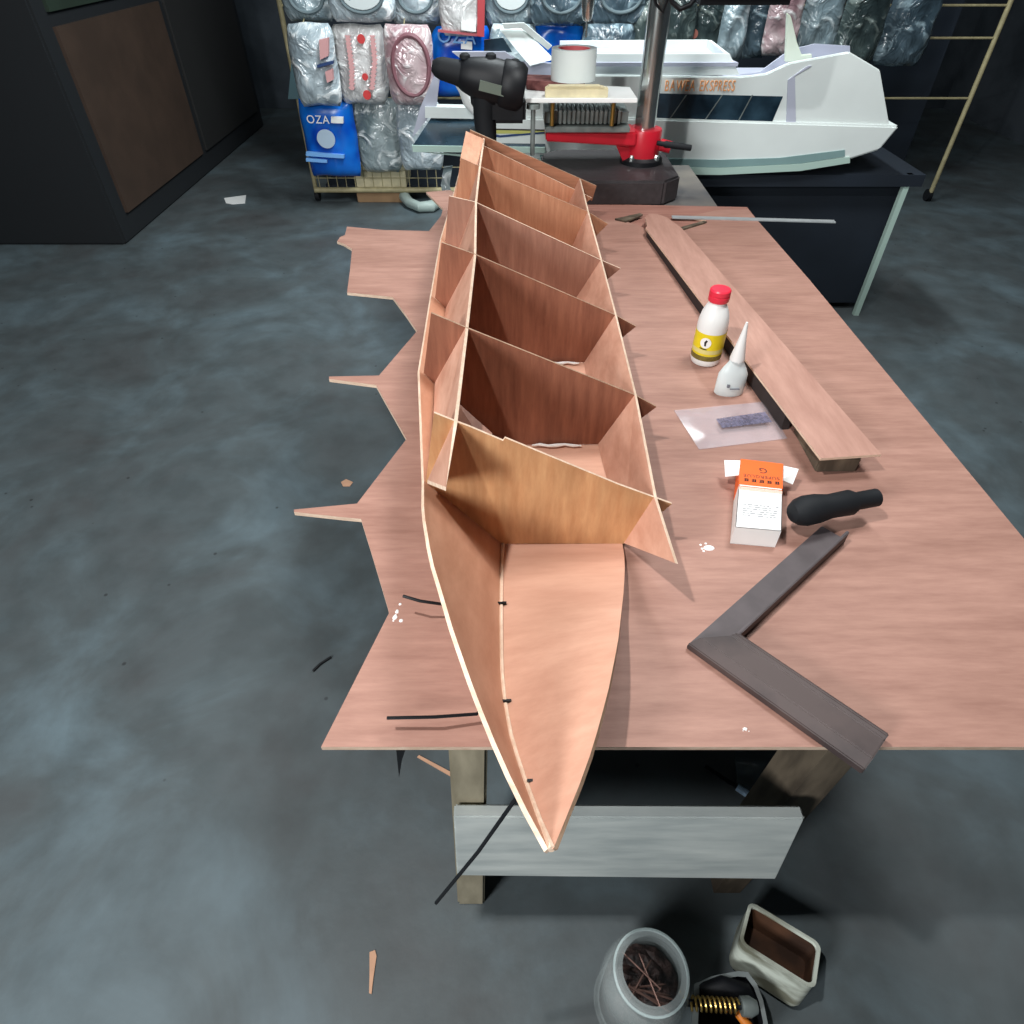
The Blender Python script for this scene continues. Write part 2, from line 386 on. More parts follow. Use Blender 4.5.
tag(sh, 'large pinkish plywood sheet on the bench with spiky leftover cut-outs along its left edge', 'plywood')

# ------------------------------------------------------------------ model boat hull
YB = [0.573, 0.782, 1.025, 1.27, 1.49, 1.73]
PX = {  # portTip, portCross, stbdCross, stbdTip pixels at each bulkhead plane
 0: ((434,413),(454,421),(654,497),(672,504)),
 1: ((431,313),(465.6,327.5),(634.6,395),(656.5,407)),
 2: ((441.5,242.5),(474,254),(615,315),(636,326.6)),
 3: ((449,196),(475,202),(600.7,260),(620.5,268.6)),
 4: ((460.6,158),(479,166),(587.5,211.5),(608,224)),
 5: ((469,148),(482,152),(580,190),(590,197))}
hull = thing('model_boat_hull', (0.02,1.1,T), 'unfinished plywood model boat hull with open bulkhead compartments and pointed bow overhanging the bench', 'model boat')
KX = -0.013
VX = [-0.100,-0.109,-0.112,-0.109,-0.106,-0.104]; VZ = [0.707,0.712,0.708,0.706,0.705,0.704]
CX = [0.144,0.131,0.130,0.128,0.126,0.124]
BO = [(424,481),(420,375.6),(431.6,299),(441.5,242),(451,191),(459,152)]   # port bottom panel edge px
stb = []; prt = []; kel = []
for i, y in enumerate(YB):
    kel.append(V((KX,y,FT)))
    e = at_y(BO[i][0], BO[i][1], y)
    d = V((VX[i]-KX, 0, VZ[i]-FT)); L_ = (e.x-KX)/d.x
    prt.append(V((KX,y,FT)) + d*L_)
    stb.append(V((CX[i]+(0.0 if i == 0 else 0.018), y, FT+0.002)))
# stern end
yE = 1.765
kel2 = kel+[V((KX,yE,FT))]; prt2 = prt+[prt[-1]+V((0,yE-1.73,0))]; stb2 = stb+[stb[-1]+V((0,yE-1.73,0))]
# bow stations
def interp(curve, row):
    for (x0,y0),(x1,y1) in zip(curve, curve[1:]):
        if y0 <= row <= y1: return x0+(x1-x0)*(row-y0)/(y1-y0)
    (x0,y0),(x1,y1) = (curve[-2],curve[-1]) if row > curve[-1][1] else (curve[0],curve[1])
    return x0+(x1-x0)*(row-y0)/(y1-y0)
KC = [(502,548),(501,563),(500.5,618),(501,671),(504,703),(511,741),(523,778),(549,849)]
PC = [(424,480),(424,512),(432,560),(437,575),(453,629),(470,678),(488,725),(505,765),(527,810),(549,851)]
SCv = [(623,547),(625,560),(624,589),(618,642),(608,692),(593,747),(576,794),(552,851)]
def lerp_t(tab, y):
    for (a,va),(b_,vb) in zip(tab, tab[1:]):
        if a >= y >= b_:
            t = (a-y)/(a-b_); t = t*t*(3-2*t)*0.35 + t*0.65; return va+(vb-va)*t
    return tab[-1][1]
ZK = [(0.573,FT),(0.42,FT),(0.34,0.612),(0.26,0.634),(0.178,0.682)]
ZP = [(0.573,prt[0].z),(0.45,0.728),(0.34,0.724),(0.25,0.706),(0.178,0.684)]
ZS = [(0.573,FT+0.002),(0.45,0.628),(0.34,0.664),(0.25,0.682),(0.178,0.684)]
bk = []; bp_ = []; bs = []
YS = [0.178+(0.573-0.178)*k/16 for k in range(16,-1,-1)]
for k, y in enumerate(YS):
    for (ZT, CV, out) in ((ZK,KC,bk),(ZP,PC,bp_),(ZS,SCv,bs)):
        z = lerp_t(ZT, y); r = row_of(y, z); out.append(at_y(interp(CV, r), r, y))
tip = at_y(550.5, 850, 0.178)
bk[-1] = tip.copy(); bp_[-1] = tip+V((-0.002,0,0.003)); bs[-1] = tip+V((0.002,0,0.003))
K = list(reversed(kel2)) ; P_ = list(reversed(prt2)); S_ = list(reversed(stb2))
kl = K[:-1]+bk; pl = P_[:-1]+bp_; sl = S_[:-1]+bs
def dens(a, n=3):
    return a
bpP = MB().strip(kl, pl, 0.004, 0, 1, flip=1).build('bottom_panel', [HULLP, EDGE], hull, smooth=True)
bpS = MB().strip([p+V((0.0005,0,0)) for p in kl], sl, 0.004, 0, 1, flip=-1).build('bottom_panel', [HULLB, EDGED], hull, smooth=True)
bpS['label'] = 'bottom panel lying flat on the sheet'
bpP['label'] = 'bottom panel standing up on the left'
# keel seam: thin pale line of exposed edge
MB().tube([p+V((0.001,0,0.0015)) for p in bk], [0.0022]*(len(bk)-1)+[0.003], 6).build('keel_seam', EDGE, hull)
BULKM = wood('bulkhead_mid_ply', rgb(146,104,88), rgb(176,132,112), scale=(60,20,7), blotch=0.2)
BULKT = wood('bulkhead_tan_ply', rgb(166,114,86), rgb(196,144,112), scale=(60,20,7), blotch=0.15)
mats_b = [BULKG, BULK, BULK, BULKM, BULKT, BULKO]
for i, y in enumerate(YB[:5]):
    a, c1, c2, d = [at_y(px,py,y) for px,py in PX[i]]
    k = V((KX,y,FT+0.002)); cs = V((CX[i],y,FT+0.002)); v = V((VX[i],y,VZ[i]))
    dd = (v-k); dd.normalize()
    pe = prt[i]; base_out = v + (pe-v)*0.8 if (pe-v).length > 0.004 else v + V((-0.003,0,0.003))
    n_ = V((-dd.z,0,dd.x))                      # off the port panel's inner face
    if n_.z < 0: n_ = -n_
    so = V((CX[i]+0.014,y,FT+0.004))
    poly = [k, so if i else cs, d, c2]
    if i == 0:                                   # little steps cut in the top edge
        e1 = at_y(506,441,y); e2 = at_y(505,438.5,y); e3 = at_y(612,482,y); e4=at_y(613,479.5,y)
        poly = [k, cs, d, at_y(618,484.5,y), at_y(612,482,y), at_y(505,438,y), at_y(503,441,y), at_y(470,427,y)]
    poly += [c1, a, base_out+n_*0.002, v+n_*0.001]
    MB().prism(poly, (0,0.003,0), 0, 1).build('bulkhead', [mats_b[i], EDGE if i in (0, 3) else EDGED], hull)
# side panels (through the bulkhead slots)
sf_b = V((CX[0],0.573,FT+0.003)); sf_t = at_y(675,563,0.473)
bot = [sf_b]+[V((CX[i],YB[i],FT+0.003)) for i in range(1,6)]+[V((CX[5],yE,FT+0.003))]
topl = [sf_t, at_y(*PX[0][2],YB[0])]+[at_y(*PX[i][2],YB[i]) for i in range(1,5)]+[at_y(580,181,1.735), at_y(579,178,yE)]
botS = [sf_b, sf_b+V((0,0.004,0))]+bot[1:]
MB().strip(botS, topl, 0.004, 0, 1).build('side_panel', [SIDE, EDGE], hull)
def padd(p, q, f): return p+(q-p)*f
pf_b = at_y(427.5,480,0.56); pf_t = at_y(446,487,0.49)
botP = [pf_b, V((VX[0]+0.004,0.578,VZ[0]+0.004))]+[V((VX[i],YB[i],VZ[i]+0.003)) for i in range(1,6)]+[V((VX[5],yE,VZ[5]+0.003))]
topP = [pf_t]+[at_y(*PX[i][1],YB[i]) for i in range(0,5)]+[at_y(483,140,1.735), at_y(483,137,yE)]
sp = MB().strip(botP, topP, 0.004, 0, 1).build('side_panel', [SIDE, EDGE], hull)
# transom board and raised strip behind it
yT = 1.745
tl, tr = at_y(484,146,yT), at_y(592,198,yT)
MB().prism([V((KX,yT,FT+0.002)), V((CX[5]+0.012,yT,FT+0.004)), tr, tl, V((VX[5],yT,VZ[5]))], (0,0.004,0), 0, 1).build('transom', [BULKO, EDGE], hull)
s1, s2, s3, s4 = at_y(470,130,1.757), at_y(596.5,186,1.757), at_y(592,201,1.757), at_y(468,152,1.757)
MB().prism([s1, s2, s3, s4], (0,0.006,0), 0, 1).build('transom_strip', [STRIPM, EDGED], hull)
# block on the wing at the stern, port side
w1, w2, w3, w4 = at_y(466,131,1.72), at_y(484,139,1.72), at_y(479,166,1.60), at_y(460,160,1.60)
MB().prism([w1, w2, w3, w4], (0.0,0.002,-0.004), 0, 1).build('wing_panel', [BULKO, EDGE], hull)
MB().prism([at_y(456,403,0.70), at_y(492,435,0.64), at_y(484,446,0.62), at_y(452,442,0.64)], (0,0.003,0.001), 0, 1).build('gusset', [BULKM, EDGED], hull)
# white glue beads at the foot of two bulkheads
for (xa, xb, y) in ((0.03,0.105,0.776),(0.06,0.12,1.018)):
    MB().tube([V((xa+(xb-xa)*k/6, y+0.002*math.sin(k*2), FT+0.006)) for k in range(7)], [0.001,0.0025,0.0022,0.003,0.002,0.0025,0.001], 8).build('glue_bead', WHITEP, hull, smooth=True)
# cable ties stitched through the keel seam
def tie(path, sd):
    o = MB().tube(path, 0.0018, 6).build('cable_tie', BLACK, hull, smooth=True)
    p = V(path[0])
    MB().box(p+V((-0.002,-0.0012,-0.002)), p+V((0.003,0.0012,0.0025))).build('cable_tie_knot', BLACK, o)
def kp(row):
    for a, b2 in zip(bk, bk[1:]):
        ra, rb = row_of(a.y,a.z), row_of(b2.y,b2.z)
        if ra <= row <= rb: return a+(b2-a)*((row-ra)/(rb-ra))
    return bk[-1]
k1 = kp(605); tie([k1+V((0.004,0,0.003)), k1+V((-0.03,0,0.006)), at_z(441,604,0.628), at_z(420,601,0.634), at_z(403,596,0.636)], 0)
k2 = kp(703); tie([k2+V((0.004,0,0.003)), k2+V((-0.02,0,0.005)), at_z(477,714,0.618), at_z(435,717,0.624), at_z(387,718,0.622)], 0)
k3 = kp(783); tie([k3+V((0.004,0,0.003)), k3+V((-0.006,0,-0.006)), at_y(517,797,0.225), at_y(478,852,0.215), at_y(436,903,0.20)], 0)

# ------------------------------------------------------------------ things on the sheet
# long plank resting on a block out at the right
Zf = T+0.0005
hb = 0.034
A = at_z(642,211,T+0.002); B_ = at_z(650,205,T+0.002); C_ = at_z(658,211,T+0.003); Dr = at_z(799,362,T+hb); Dl = at_z(799,428,T+hb); E_ = at_z(649,226,T+0.004)
# fit a flat tilted board: axis from far end to near end
far_c = (at_z(650,222,T+0.018)+at_z(663,217,T+0.018))/2
near_c = (Dr+Dl)/2
ax = (near_c-far_c); ax.z = 0; Lx = ax.length; ax.normalize(); sd = V((-ax.y, ax.x, 0))
rise = (hb-0.018)/Lx
def pk(s, w): return far_c + ax*s + sd*w + V((0,0,T+0.014-far_c.z+rise*s))
wl = (Dl-far_c).dot(sd); wr = (Dr-far_c).dot(sd)
hw = 0.045
ext = Lx+0.17
pl_poly = [pk(-0.02,-hw*0.55), pk(-0.045,-hw*0.2), pk(-0.045,hw*0.25), pk(-0.015,hw*0.7), pk(0.07,hw), pk(ext,hw), pk(ext,-hw), pk(0.06,-hw), pk(0.045,-hw*0.8)]
po = MB().prism(pl_poly, (0,0,0.004), 0, 1).build('plywood_plank', [PLANK, EDGE])
tag(po, 'long narrow plywood plank with rounded far end lying behind the glue bottles', 'plank')
q = pk(ext-0.06, 0); 
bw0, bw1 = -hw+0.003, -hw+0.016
ba = [pk(0.065,bw0), pk(Lx+0.05,bw0), pk(Lx+0.05,bw1), pk(0.065,bw1)]  # dark strip added to stand for the shaded gap under the plank edge
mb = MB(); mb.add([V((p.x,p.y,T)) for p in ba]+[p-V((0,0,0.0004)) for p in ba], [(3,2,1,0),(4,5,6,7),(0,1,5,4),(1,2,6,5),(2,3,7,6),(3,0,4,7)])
tag(mb.build('gap_shade_strip', plain('blackish_gap_shade', rgb(44,36,36), 0.8, noise_amt=0.2, scale=30)), 'blackish wedge strip added as shade in the gap beneath the left side of the long plank', 'shade strip')
bo = MB().box((q.x-0.03,q.y-0.05,T),(q.x+0.03,q.y+0.05,q.z-0.006)).build('wood_block', DARKWOOD, bevel=0.002)
tag(bo, 'dark wooden block propping up the near end of the long plank', 'block')

# aluminium strip across the back right corner
a1 = at_z(672,216.5,T+0.003); a2 = at_z(835,221,T+0.003)
dr = (a2-a1).normalized(); sd2 = V((-dr.y,dr.x,0))
st = MB().prism([a1-sd2*0.009, a2-sd2*0.009, a2+sd2*0.009, a1+sd2*0.009], (0,0,-0.0028)).build('metal_ruler', plain('pale_aluminium', rgb(176,182,184), 0.4, metal=0.3, noise_amt=0.1, scale=30))
tag(st, 'pale metal strip laid across the back right corner of the sheet', 'ruler')
# scrap of thin dark batten under it
for pts, lab in (([(615,218.5),(640,213),(643,214.5),(626,221)], 'dark thin offcut lying near the stern of the hull behind the sheet'),
                 ([(672,229.5),(704,220.5),(707,221.5),(676,231)], 'narrow dark offcut lying right of the long plank near the metal strip')):
    o = MB().prism([at_z(a_,b_,T+0.0045) for a_,b_ in pts], (0,0,-0.004)).build('wood_offcut', DARKWOOD)
    tag(o, lab, 'offcut')

# glue bottle with yellow label
bc = at_z(704.5,360.5,T); bc.z = T
gb = thing('glue_bottle', bc, 'white glue bottle with yellow label and red screw cap standing on the sheet', 'bottle')
R_ = 0.0335
prof = [(0.027,0.0),(R_-0.002,0.002),(R_,0.008),(R_,0.026),(R_-0.0005,0.075),(R_,0.092),(R_*0.97,0.104),(R_*0.86,0.120),(R_*0.68,0.134),(R_*0.55,0.141),(R_*0.55,0.150)]
MB().lathe(bc, prof, 40).build('bottle_body', WHITEP, gb, smooth=True)
MB().lathe(bc, [(R_+0.0004,0.028),(R_+0.0005,0.040),(R_+0.0005,0.080)], 40, cap=False).build('label', YELLOW, gb, smooth=True)
MB().lathe(bc, [(R_+0.0007,0.033),(R_+0.0008,0.043)], 40, cap=False).build('label_band', PALEY, gb, smooth=True)
MB().lathe(bc, [(R_+0.0006,0.016),(R_+0.0007,0.028)], 40, cap=False).build('label_band', OLIVE, gb, smooth=True)
MB().lathe(bc+V((0,0,0.1455)), [(0.021,0),(0.0225,0.002),(0.0225,0.012),(0.0205,0.0135),(0.0225,0.015),(0.0225,0.024),(0.020,0.027),(0.005,0.028)], 32).build('cap', CAPR, gb, smooth=True)
# emblem: white disc on the label facing the viewer, with a small dark mark
def on_cyl(c, r, ang, h): return V((c.x+r*math.sin(ang), c.y-r*math.cos(ang), c.z+h))
a0 = -0.5
mb = MB(); N = 20
for rr, rad, m_, nm in ((R_+0.0012, 0.0125, WHITEPAPER, 'emblem'),):
    cpts = [on_cyl(bc, rr, a0, 0.060)]
    ring = [on_cyl(bc, rr, a0+rad*math.cos(2*PI*k/N)/rr, 0.060+rad*math.sin(2*PI*k/N)) for k in range(N)]
    em = mb.add(cpts+ring, [(0,1+k,1+(k+1)%N) for k in range(N)]).build('emblem', m_, gb)
mk = MB(); mkp = [(-0.002,-0.007),(0.002,-0.007),(0.0015,0.0),(0.004,0.006),(0.0,0.008),(-0.003,0.002)]
mk.add([on_cyl(bc, R_+0.0016, a0+x_/R_, 0.060+z_) for x_,z_ in mkp], [tuple(range(len(mkp)))]).build('emblem_mark', INK, em)
bar = MB().add([on_cyl(bc, R_+0.0014, a0+x_/R_, z_) for x_,z_ in ((-0.011,0.0475),(-0.004,0.0465),(0.005,0.0465),(0.005,0.044),(-0.004,0.044),(-0.011,0.045))], [tuple(range(6))]).build('label_line', INK, gb)

# small nozzle bottle
nc = at_z(728,393,T); nc.z = T
nb = thing('nozzle_bottle', nc, 'small milky glue bottle with a long white cone nozzle in front of the plank', 'bottle')
MB().lathe(nc, [(0.024,0),(0.0265,0.003),(0.0265,0.030),(0.026,0.046),(0.021,0.058),(0.0135,0.072),(0.0125,0.078)], 32, sx=1.12, sy=0.6).build('bottle_body', MILK, nb, smooth=True)
MB().lathe(nc+V((0,0,0.0775)), [(0.0145,0),(0.0145,0.004),(0.0075,0.042),(0.003,0.074),(0.0022,0.0785)], 28).build('nozzle', WHITEP, nb, smooth=True)
mb = MB()
for x0,x1,z_ in ((-0.012,-0.007,0.0235),(-0.005,0.014,0.019)):
    mb.box((nc.x+x0, nc.y-0.0185, nc.z+z_),(nc.x+x1, nc.y-0.0150, nc.z+z_+(0.006 if x0 < -0.006 else 0.0018)))
mb.build('printed_line', INKG, nb)

def shrink(root, f):
    for ch in root.children_recursive:
        for v_ in ch.data.vertices: v_.co *= f
shrink(gb, 0.79); shrink(nb, 0.83)
# clear zip bag
zp = [(674,411),(706,407),(739,404),(772,403),(800,410),(799,438),(770,442),(735,446),(699,450),(686,431)]
zb = thing('plastic_bag', at_z(738,428,T), 'clear flat plastic bag with a dark print lying left of the plank end', 'bag')
NX, NY = 18, 8
vs = []; tl_, tr_, br_, bl_ = at_z(674,411,T), at_z(766,402,T), at_z(787,439,T), at_z(699,450,T)
for j in range(NY+1):
    for i in range(NX+1):
        u, w = i/NX, j/NY
        p = (tl_*(1-u)+tr_*u)*(1-w) + (bl_*(1-u)+br_*u)*w
        edge = min(u,1-u,w,1-w)
        h = 0.0015 + 0.009*min(1,edge*5)*(0.6+0.4*mnoise.noise(V((p.x*30+p.y*18, p.y*40, 1))))
        vs.append(p+V((0,0,h)))
fs = [(j*(NX+1)+i, j*(NX+1)+i+1, (j+1)*(NX+1)+i+1, (j+1)*(NX+1)+i) for j in range(NY) for i in range(NX)]
low = [V((p.x,p.y,T+0.0005)) for p in vs]; n_v = len(vs)
fs2 = [tuple(n_v+k for k in reversed(f)) for f in fs]
MB().add(vs+low, fs+fs2).build('bag_film', ZIPM, zb, smooth=True)
c = [at_z(716,419,T+0.0105), at_z(765,412,T+0.0105), at_z(772,422,T+0.0105), at_z(722,428,T+0.0105)]
MB().prism(c, (0,0,0.0003)).build('print', plain('blue_grey_print', rgb(112,108,134), 0.5, noise_amt=0.4, scale=160, alpha=0.62), zb)

# opened glue carton
hB = 0.030
Zt = T+hB
q1, q2 = at_z(741,459,Zt), at_z(783,464,Zt)       # far edge
q4, q3 = at_z(735.5,527,Zt), at_z(781.5,531,Zt)   # near edge
u = ((q2-q1)+(q3-q4)); u.z = 0; W = u.length/2; u.normalize(); w = V((-u.y,u.x,0))
cen = (q1+q2+q3+q4)/4; Ln = (((q1+q2)/2-(q3+q4)/2)).length
def bxp(a, b_, z):
    fu, fv = (a/W*2+1)/2, (b_/Ln*2+1)/2
    p_ = (q4*(1-fu)+q3*fu)*(1-fv) + (q1*(1-fu)+q2*fu)*fv
    return V((p_.x,p_.y,z))
carton = thing('glue_carton', (cen.x,cen.y,T), 'opened white and orange glue carton lying on the sheet with two flaps out', 'box')
W2, L2 = W/2, Ln/2
# hollow body open at the far end
mb = MB(); th = 0.0008
def slab(pts, vec): mb.prism(pts, vec)
slab([bxp(-W2,-L2,T),bxp(W2,-L2,T),bxp(W2,L2,T),bxp(-W2,L2,T)], (0,0,th))
slab([bxp(-W2,-L2,Zt-th),bxp(W2,-L2,Zt-th),bxp(W2,L2,Zt-th),bxp(-W2,L2,Zt-th)], (0,0,th))
slab([bxp(-W2,-L2,T),bxp(-W2,L2,T),bxp(-W2,L2,Zt),bxp(-W2,-L2,Zt)], u*th)
slab([bxp(W2,-L2,T),bxp(W2,L2,T),bxp(W2,L2,Zt),bxp(W2,-L2,Zt)], -u*th)
slab([bxp(-W2,-L2,T),bxp(W2,-L2,T),bxp(W2,-L2,Zt),bxp(-W2,-L2,Zt)], w*th)
mb.build('carton_body', WHITEPAPER, carton)
# orange print on the top and the two sides, far 42 %
yo = L2 - Ln*0.40; e_ = 0.0004
mb = MB()
mb.prism([bxp(-W2,yo,Zt),bxp(W2,yo,Zt),bxp(W2,L2,Zt),bxp(-W2,L2,Zt)], (0,0,e_))
mb.prism([bxp(-W2-e_,yo,T+0.001),bxp(-W2-e_,L2,T+0.001),bxp(-W2-e_,L2,Zt),bxp(-W2-e_,yo,Zt)], u*e_)
mb.prism([bxp(W2,yo,T+0.001),bxp(W2,L2,T+0.001),bxp(W2,L2,Zt),bxp(W2,yo,Zt)], u*e_)
mb.build('orange_print', ORANGE, carton)
for a_, b2, mt in ((0.012,0.018,ORANGE),(0.024,0.028,PEACH),(0.032,0.038,PEACH),(0.042,0.048,PEACH)):
    MB().prism([bxp(-W2,yo-Ln*b2*1.6,Zt),bxp(W2,yo-Ln*b2*1.6,Zt),bxp(W2,yo-Ln*a_*1.6,Zt),bxp(-W2,yo-Ln*a_*1.6,Zt)], (0,0,e_)).build('stripe', mt, carton)
# flaps
for s in (-1, 1):
    p0 = bxp(s*W2, L2-0.002, Zt-0.002); p1 = bxp(s*W2, L2-0.030, Zt-0.006)
    o1 = bxp(s*(W2+0.022), L2-0.003, Zt-0.004); o2 = bxp(s*(W2+0.017), L2-0.027, Zt-0.014)
    MB().prism([p0,p1,o2,o1], (0,0,0.0008)).build('flap', WHITEPAPER, carton)
# printing, upside down to the viewer (reads from the far side)
zt = Zt+e_
lettering('lettering', 'G', bxp(W2*0.05, L2-Ln*0.115, zt), -u, -w, 0.016, INK, carton, 0.0002, 'CENTER')
lettering('lettering', 'SUPERGLUE', bxp(0, L2-Ln*0.235, zt), -u, -w, 0.0085, INK, carton, 0.0002, 'CENTER')
mb = MB()
for k in range(5):
    x0 = -W2*0.78 + k*W2*0.355
    for (dx, dy, ww, hh) in ((0,0,0.0062,0.0014),(0,0.0026,0.0062,0.0012),(0,0.005,0.0055,0.0012),(0.0012,0,0.0014,0.0062),(0.0042,0,0.0014,0.0062)):
        yb = L2-Ln*0.345
        mb.prism([bxp(x0+dx,yb+dy,zt),bxp(x0+dx+ww,yb+dy,zt),bxp(x0+dx+ww,yb+dy+hh,zt),bxp(x0+dx,yb+dy+hh,zt)], (0,0,0.0002))
mb.build('lettering', INK, carton)
mb = MB()
for k in range(6):
    y_ = yo - Ln*(0.285+0.03*k)
    xs = -W2*0.75
    while xs < W2*0.75:
        ln = random.uniform(0.003,0.008)
        if random.random() < 0.8: mb.prism([bxp(xs,y_,Zt),bxp(xs+ln,y_,Zt),bxp(xs+ln,y_+0.0013,Zt),bxp(xs,y_+0.0013,Zt)], (0,0,0.0002))
        xs += ln+0.0015
mb.build('small_print', INKG, carton)

# black rounded tool handle at the right edge
hp = at_z(803,516,T+0.03); hp.z = T+0.036
hd = MB().lathe(hp+V((-0.012,0,0)), [(0.002,-0.006),(0.012,-0.004),(0.0175,0.004),(0.02,0.014),(0.0195,0.03),(0.016,0.05),(0.017,0.08),(0.012,0.09),(0.012,0.12)], 24, axis=(1,0.25,0)).build('tool_handle', BLACKR, smooth=True, origin=hp-V((0,0,0.036)))
tag(hd, 'black rounded tool handle lying right of the orange carton', 'tool handle')

# steel corner frame
Ap = at_z(688,642,T+0.012); Bp = at_z(800,543,T+0.012); Cp_ = at_z(800,722,T+0.012); Ip = at_z(737,640,T+0.012)
for p in (Ap,Bp,Cp_,Ip): p.z = T
uu = (Bp-Ap).normalized(); vv = (Cp_-Ap).normalized()
fr = thing('steel_corner_frame', Ap, 'brown steel angle bars mitred into a corner lying at the right front of the sheet', 'metal frame')
L1, L3 = (Bp-Ap).length*1.25, (Cp_-Ap).length*1.5
m1 = MB(); m1.prism([Ap, Ap+uu*L1, Ip+uu*(L1-(Ip-Ap).dot(uu)), Ip], (0,0,0.006)); m1.prism([Ip, Ip+uu*(L1-(Ip-Ap).dot(uu)), Ip+uu*(L1-(Ip-Ap).dot(uu))-V((uu.y,-uu.x,0))*0.004, Ip-V((uu.y,-uu.x,0))*0.004], (0,0,0.02))
m1.build('flat_bar', plain('dull_grey_steel', rgb(84,76,78), 0.6, metal=0.0, noise_amt=0.2, scale=30), fr, bevel=0.001)
pv = (Ip-Ap)-vv*(Ip-Ap).dot(vv); wv = pv.length; pv.normalize()
L3i = L3-(Ip-Ap).dot(vv)
def vpt(s, wq, z): return Ap+vv*s+pv*wq+V((0,0,z))
sI = (Ip-Ap).dot(vv)
# angle profile: outer bevelled slope + flat top + small inner lip
def prof_pts(s_of): 
    return [vpt(s_of(0),0,0), vpt(s_of(0.0),0.0,0.010), vpt(s_of(0.22),wv*0.22,0.020), vpt(s_of(0.82),wv*0.82,0.022), vpt(s_of(0.9),wv*0.9,0.026), vpt(s_of(1),wv,0.025), vpt(s_of(1),wv,0)]
pa = prof_pts(lambda f: sI*f); pb = prof_pts(lambda f: L3)
mb = MB(); n = len(pa)
mb.add(pa+pb, [(k,(k+1)%n,n+(k+1)%n,n+k) for k in range(n)]+[tuple(range(n)), tuple(range(2*n-1,n-1,-1))])
mb.build('angle_bar', RUST, fr, bevel=0.0012)

# white glue drips
for px, py, r in ((709,548,0.006),(661,556,0.002),(745,729,0.002)):
    p = at_z(px,py,T); mb = MB()
    mb.lathe(p, [(r,0),(r*0.9,0.0008),(r*0.4,0.0014),(0.0002,0.0016)], 12, sx=1.2, sy=0.8)
    for k in range(4):
        qx = p+V((random.uniform(-1,1)*r*1.8, random.uniform(-1,1)*r*1.8,0)); mb.lathe(qx,[(r*0.3,0),(r*0.2,0.0007),(0.0001,0.001)],8)
    o = mb.build('glue_drip', WHITEPAPER, smooth=True)
    tag(o, {709:'white dried glue splash on the sheet between the hull and the steel corner', 661:'tiny white glue speck in the shadow beside the bow', 745:'tiny white speck below the steel corner near the front edge'}[px], 'glue drip')
o = MB()
for k in range(14):
    px = 388+random.gauss(0,5); py = 617+random.gauss(0,5) 
    if px < 392 - (py-612)*0.5+1: px = 394-(py-612)*0.4
    p = at_z(px+3,py,T); r = random.uniform(0.001,0.003); o.lathe(p,[(r,0),(r*0.8,0.0006),(0.0002,0.001)],8)
tag(o.build('glue_drip', WHITEPAPER), 'white glue dust specks at the notch of the sheet left of the bow', 'glue drip', kind='stuff')

# ------------------------------------------------------------------ drill press
yc = 2.10
dpo = at_z(640,170,0.590+0.06); 
dp = thing('drill_press', (0.36,2.1,0.590), 'bench drill press with black base, red collar and bright steel column', 'drill press')
bx0, bx1, by0, by1, bh = 0.09, 0.475, 1.915, 2.24, 0.066
ch = 0.05
mb = MB(); z0 = 0.590
bp1 = [(bx0+ch,by0),(bx1-ch,by0),(bx1,by0+ch),(bx1,by1-ch),(bx1-ch,by1),(bx0+ch,by1),(bx0,by1-ch),(bx0,by0+ch)]
mb.prism([V((a_,b2,z0)) for a_,b2 in bp1], (0,0,bh))
mb.build('base', CASTD, dp, bevel=0.006, smooth=True)
cx = at_y(640,166,yc).x; 
MB().lathe((cx,yc,z0+bh), [(0.062,0),(0.062,0.012),(0.05,0.02),(0.044,0.028),(0.044,0.05)], 32).build('column_flange', BLACK, dp, smooth=True)
for a_ in (-2.4,-0.7,0.8,2.4):
    MB().lathe((cx+0.053*math.sin(a_),yc-0.053*math.cos(a_),z0+bh+0.012),[(0.008,0),(0.008,0.01),(0.005,0.016)],8).build('bolt', STEEL, dp)
MB().lathe((cx,yc,z0+bh), [(0.0295,0),(0.0295,0.95)], 40).build('column', STEEL, dp, smooth=True)
zc0 = at_y(640,170,yc).z; zc1 = at_y(640,128,yc).z
MB().lathe((cx,yc,zc0), [(0.048,0),(0.051,0.006),(0.051,(zc1-zc0)-0.006),(0.049,(zc1-zc0)),(0.031,(zc1-zc0))], 36).build('collar', RED, dp, smooth=True)
# arm reaching left
al = at_y(545,133,yc-0.02); ar = at_y(618,143,yc-0.02)
zt1 = at_y(545,127,yc-0.02).z
mb = MB(); mb.prism([V((al.x,yc-0.075,zt1-0.024)), V((cx-0.03,yc-0.055,zt1-0.042)), V((cx-0.03,yc-0.055,zt1-0.006)), V((al.x,yc-0.075,zt1))], (0,0.10,0))
mb.prism([V((cx-0.03,yc-0.03,zt1-0.05)), V((cx-0.085,yc-0.03,zt1-0.04)), V((cx-0.05,yc-0.03,zc0+0.02)), V((cx-0.03,yc-0.03,zc0+0.005))], (0,0.06,0))
mb.build('table_arm', RED, dp, bevel=0.004, smooth=True)
MB().tube([V((cx+0.045,yc-0.03,zc0+0.075)), V((cx+0.075,yc-0.04,zc0+0.07))], 0.016, 16).build('clamp_boss', RED, dp, smooth=True)
h0 = at_y(657,143,yc-0.05); h1 = at_y(691,148,yc-0.05)
lh = MB().tube([h0, h0+(h1-h0)*0.2, h0+(h1-h0)*0.25, h1], [0.006,0.0065,0.009,0.008], 14).build('lock_handle', BLACKR, dp, smooth=True)
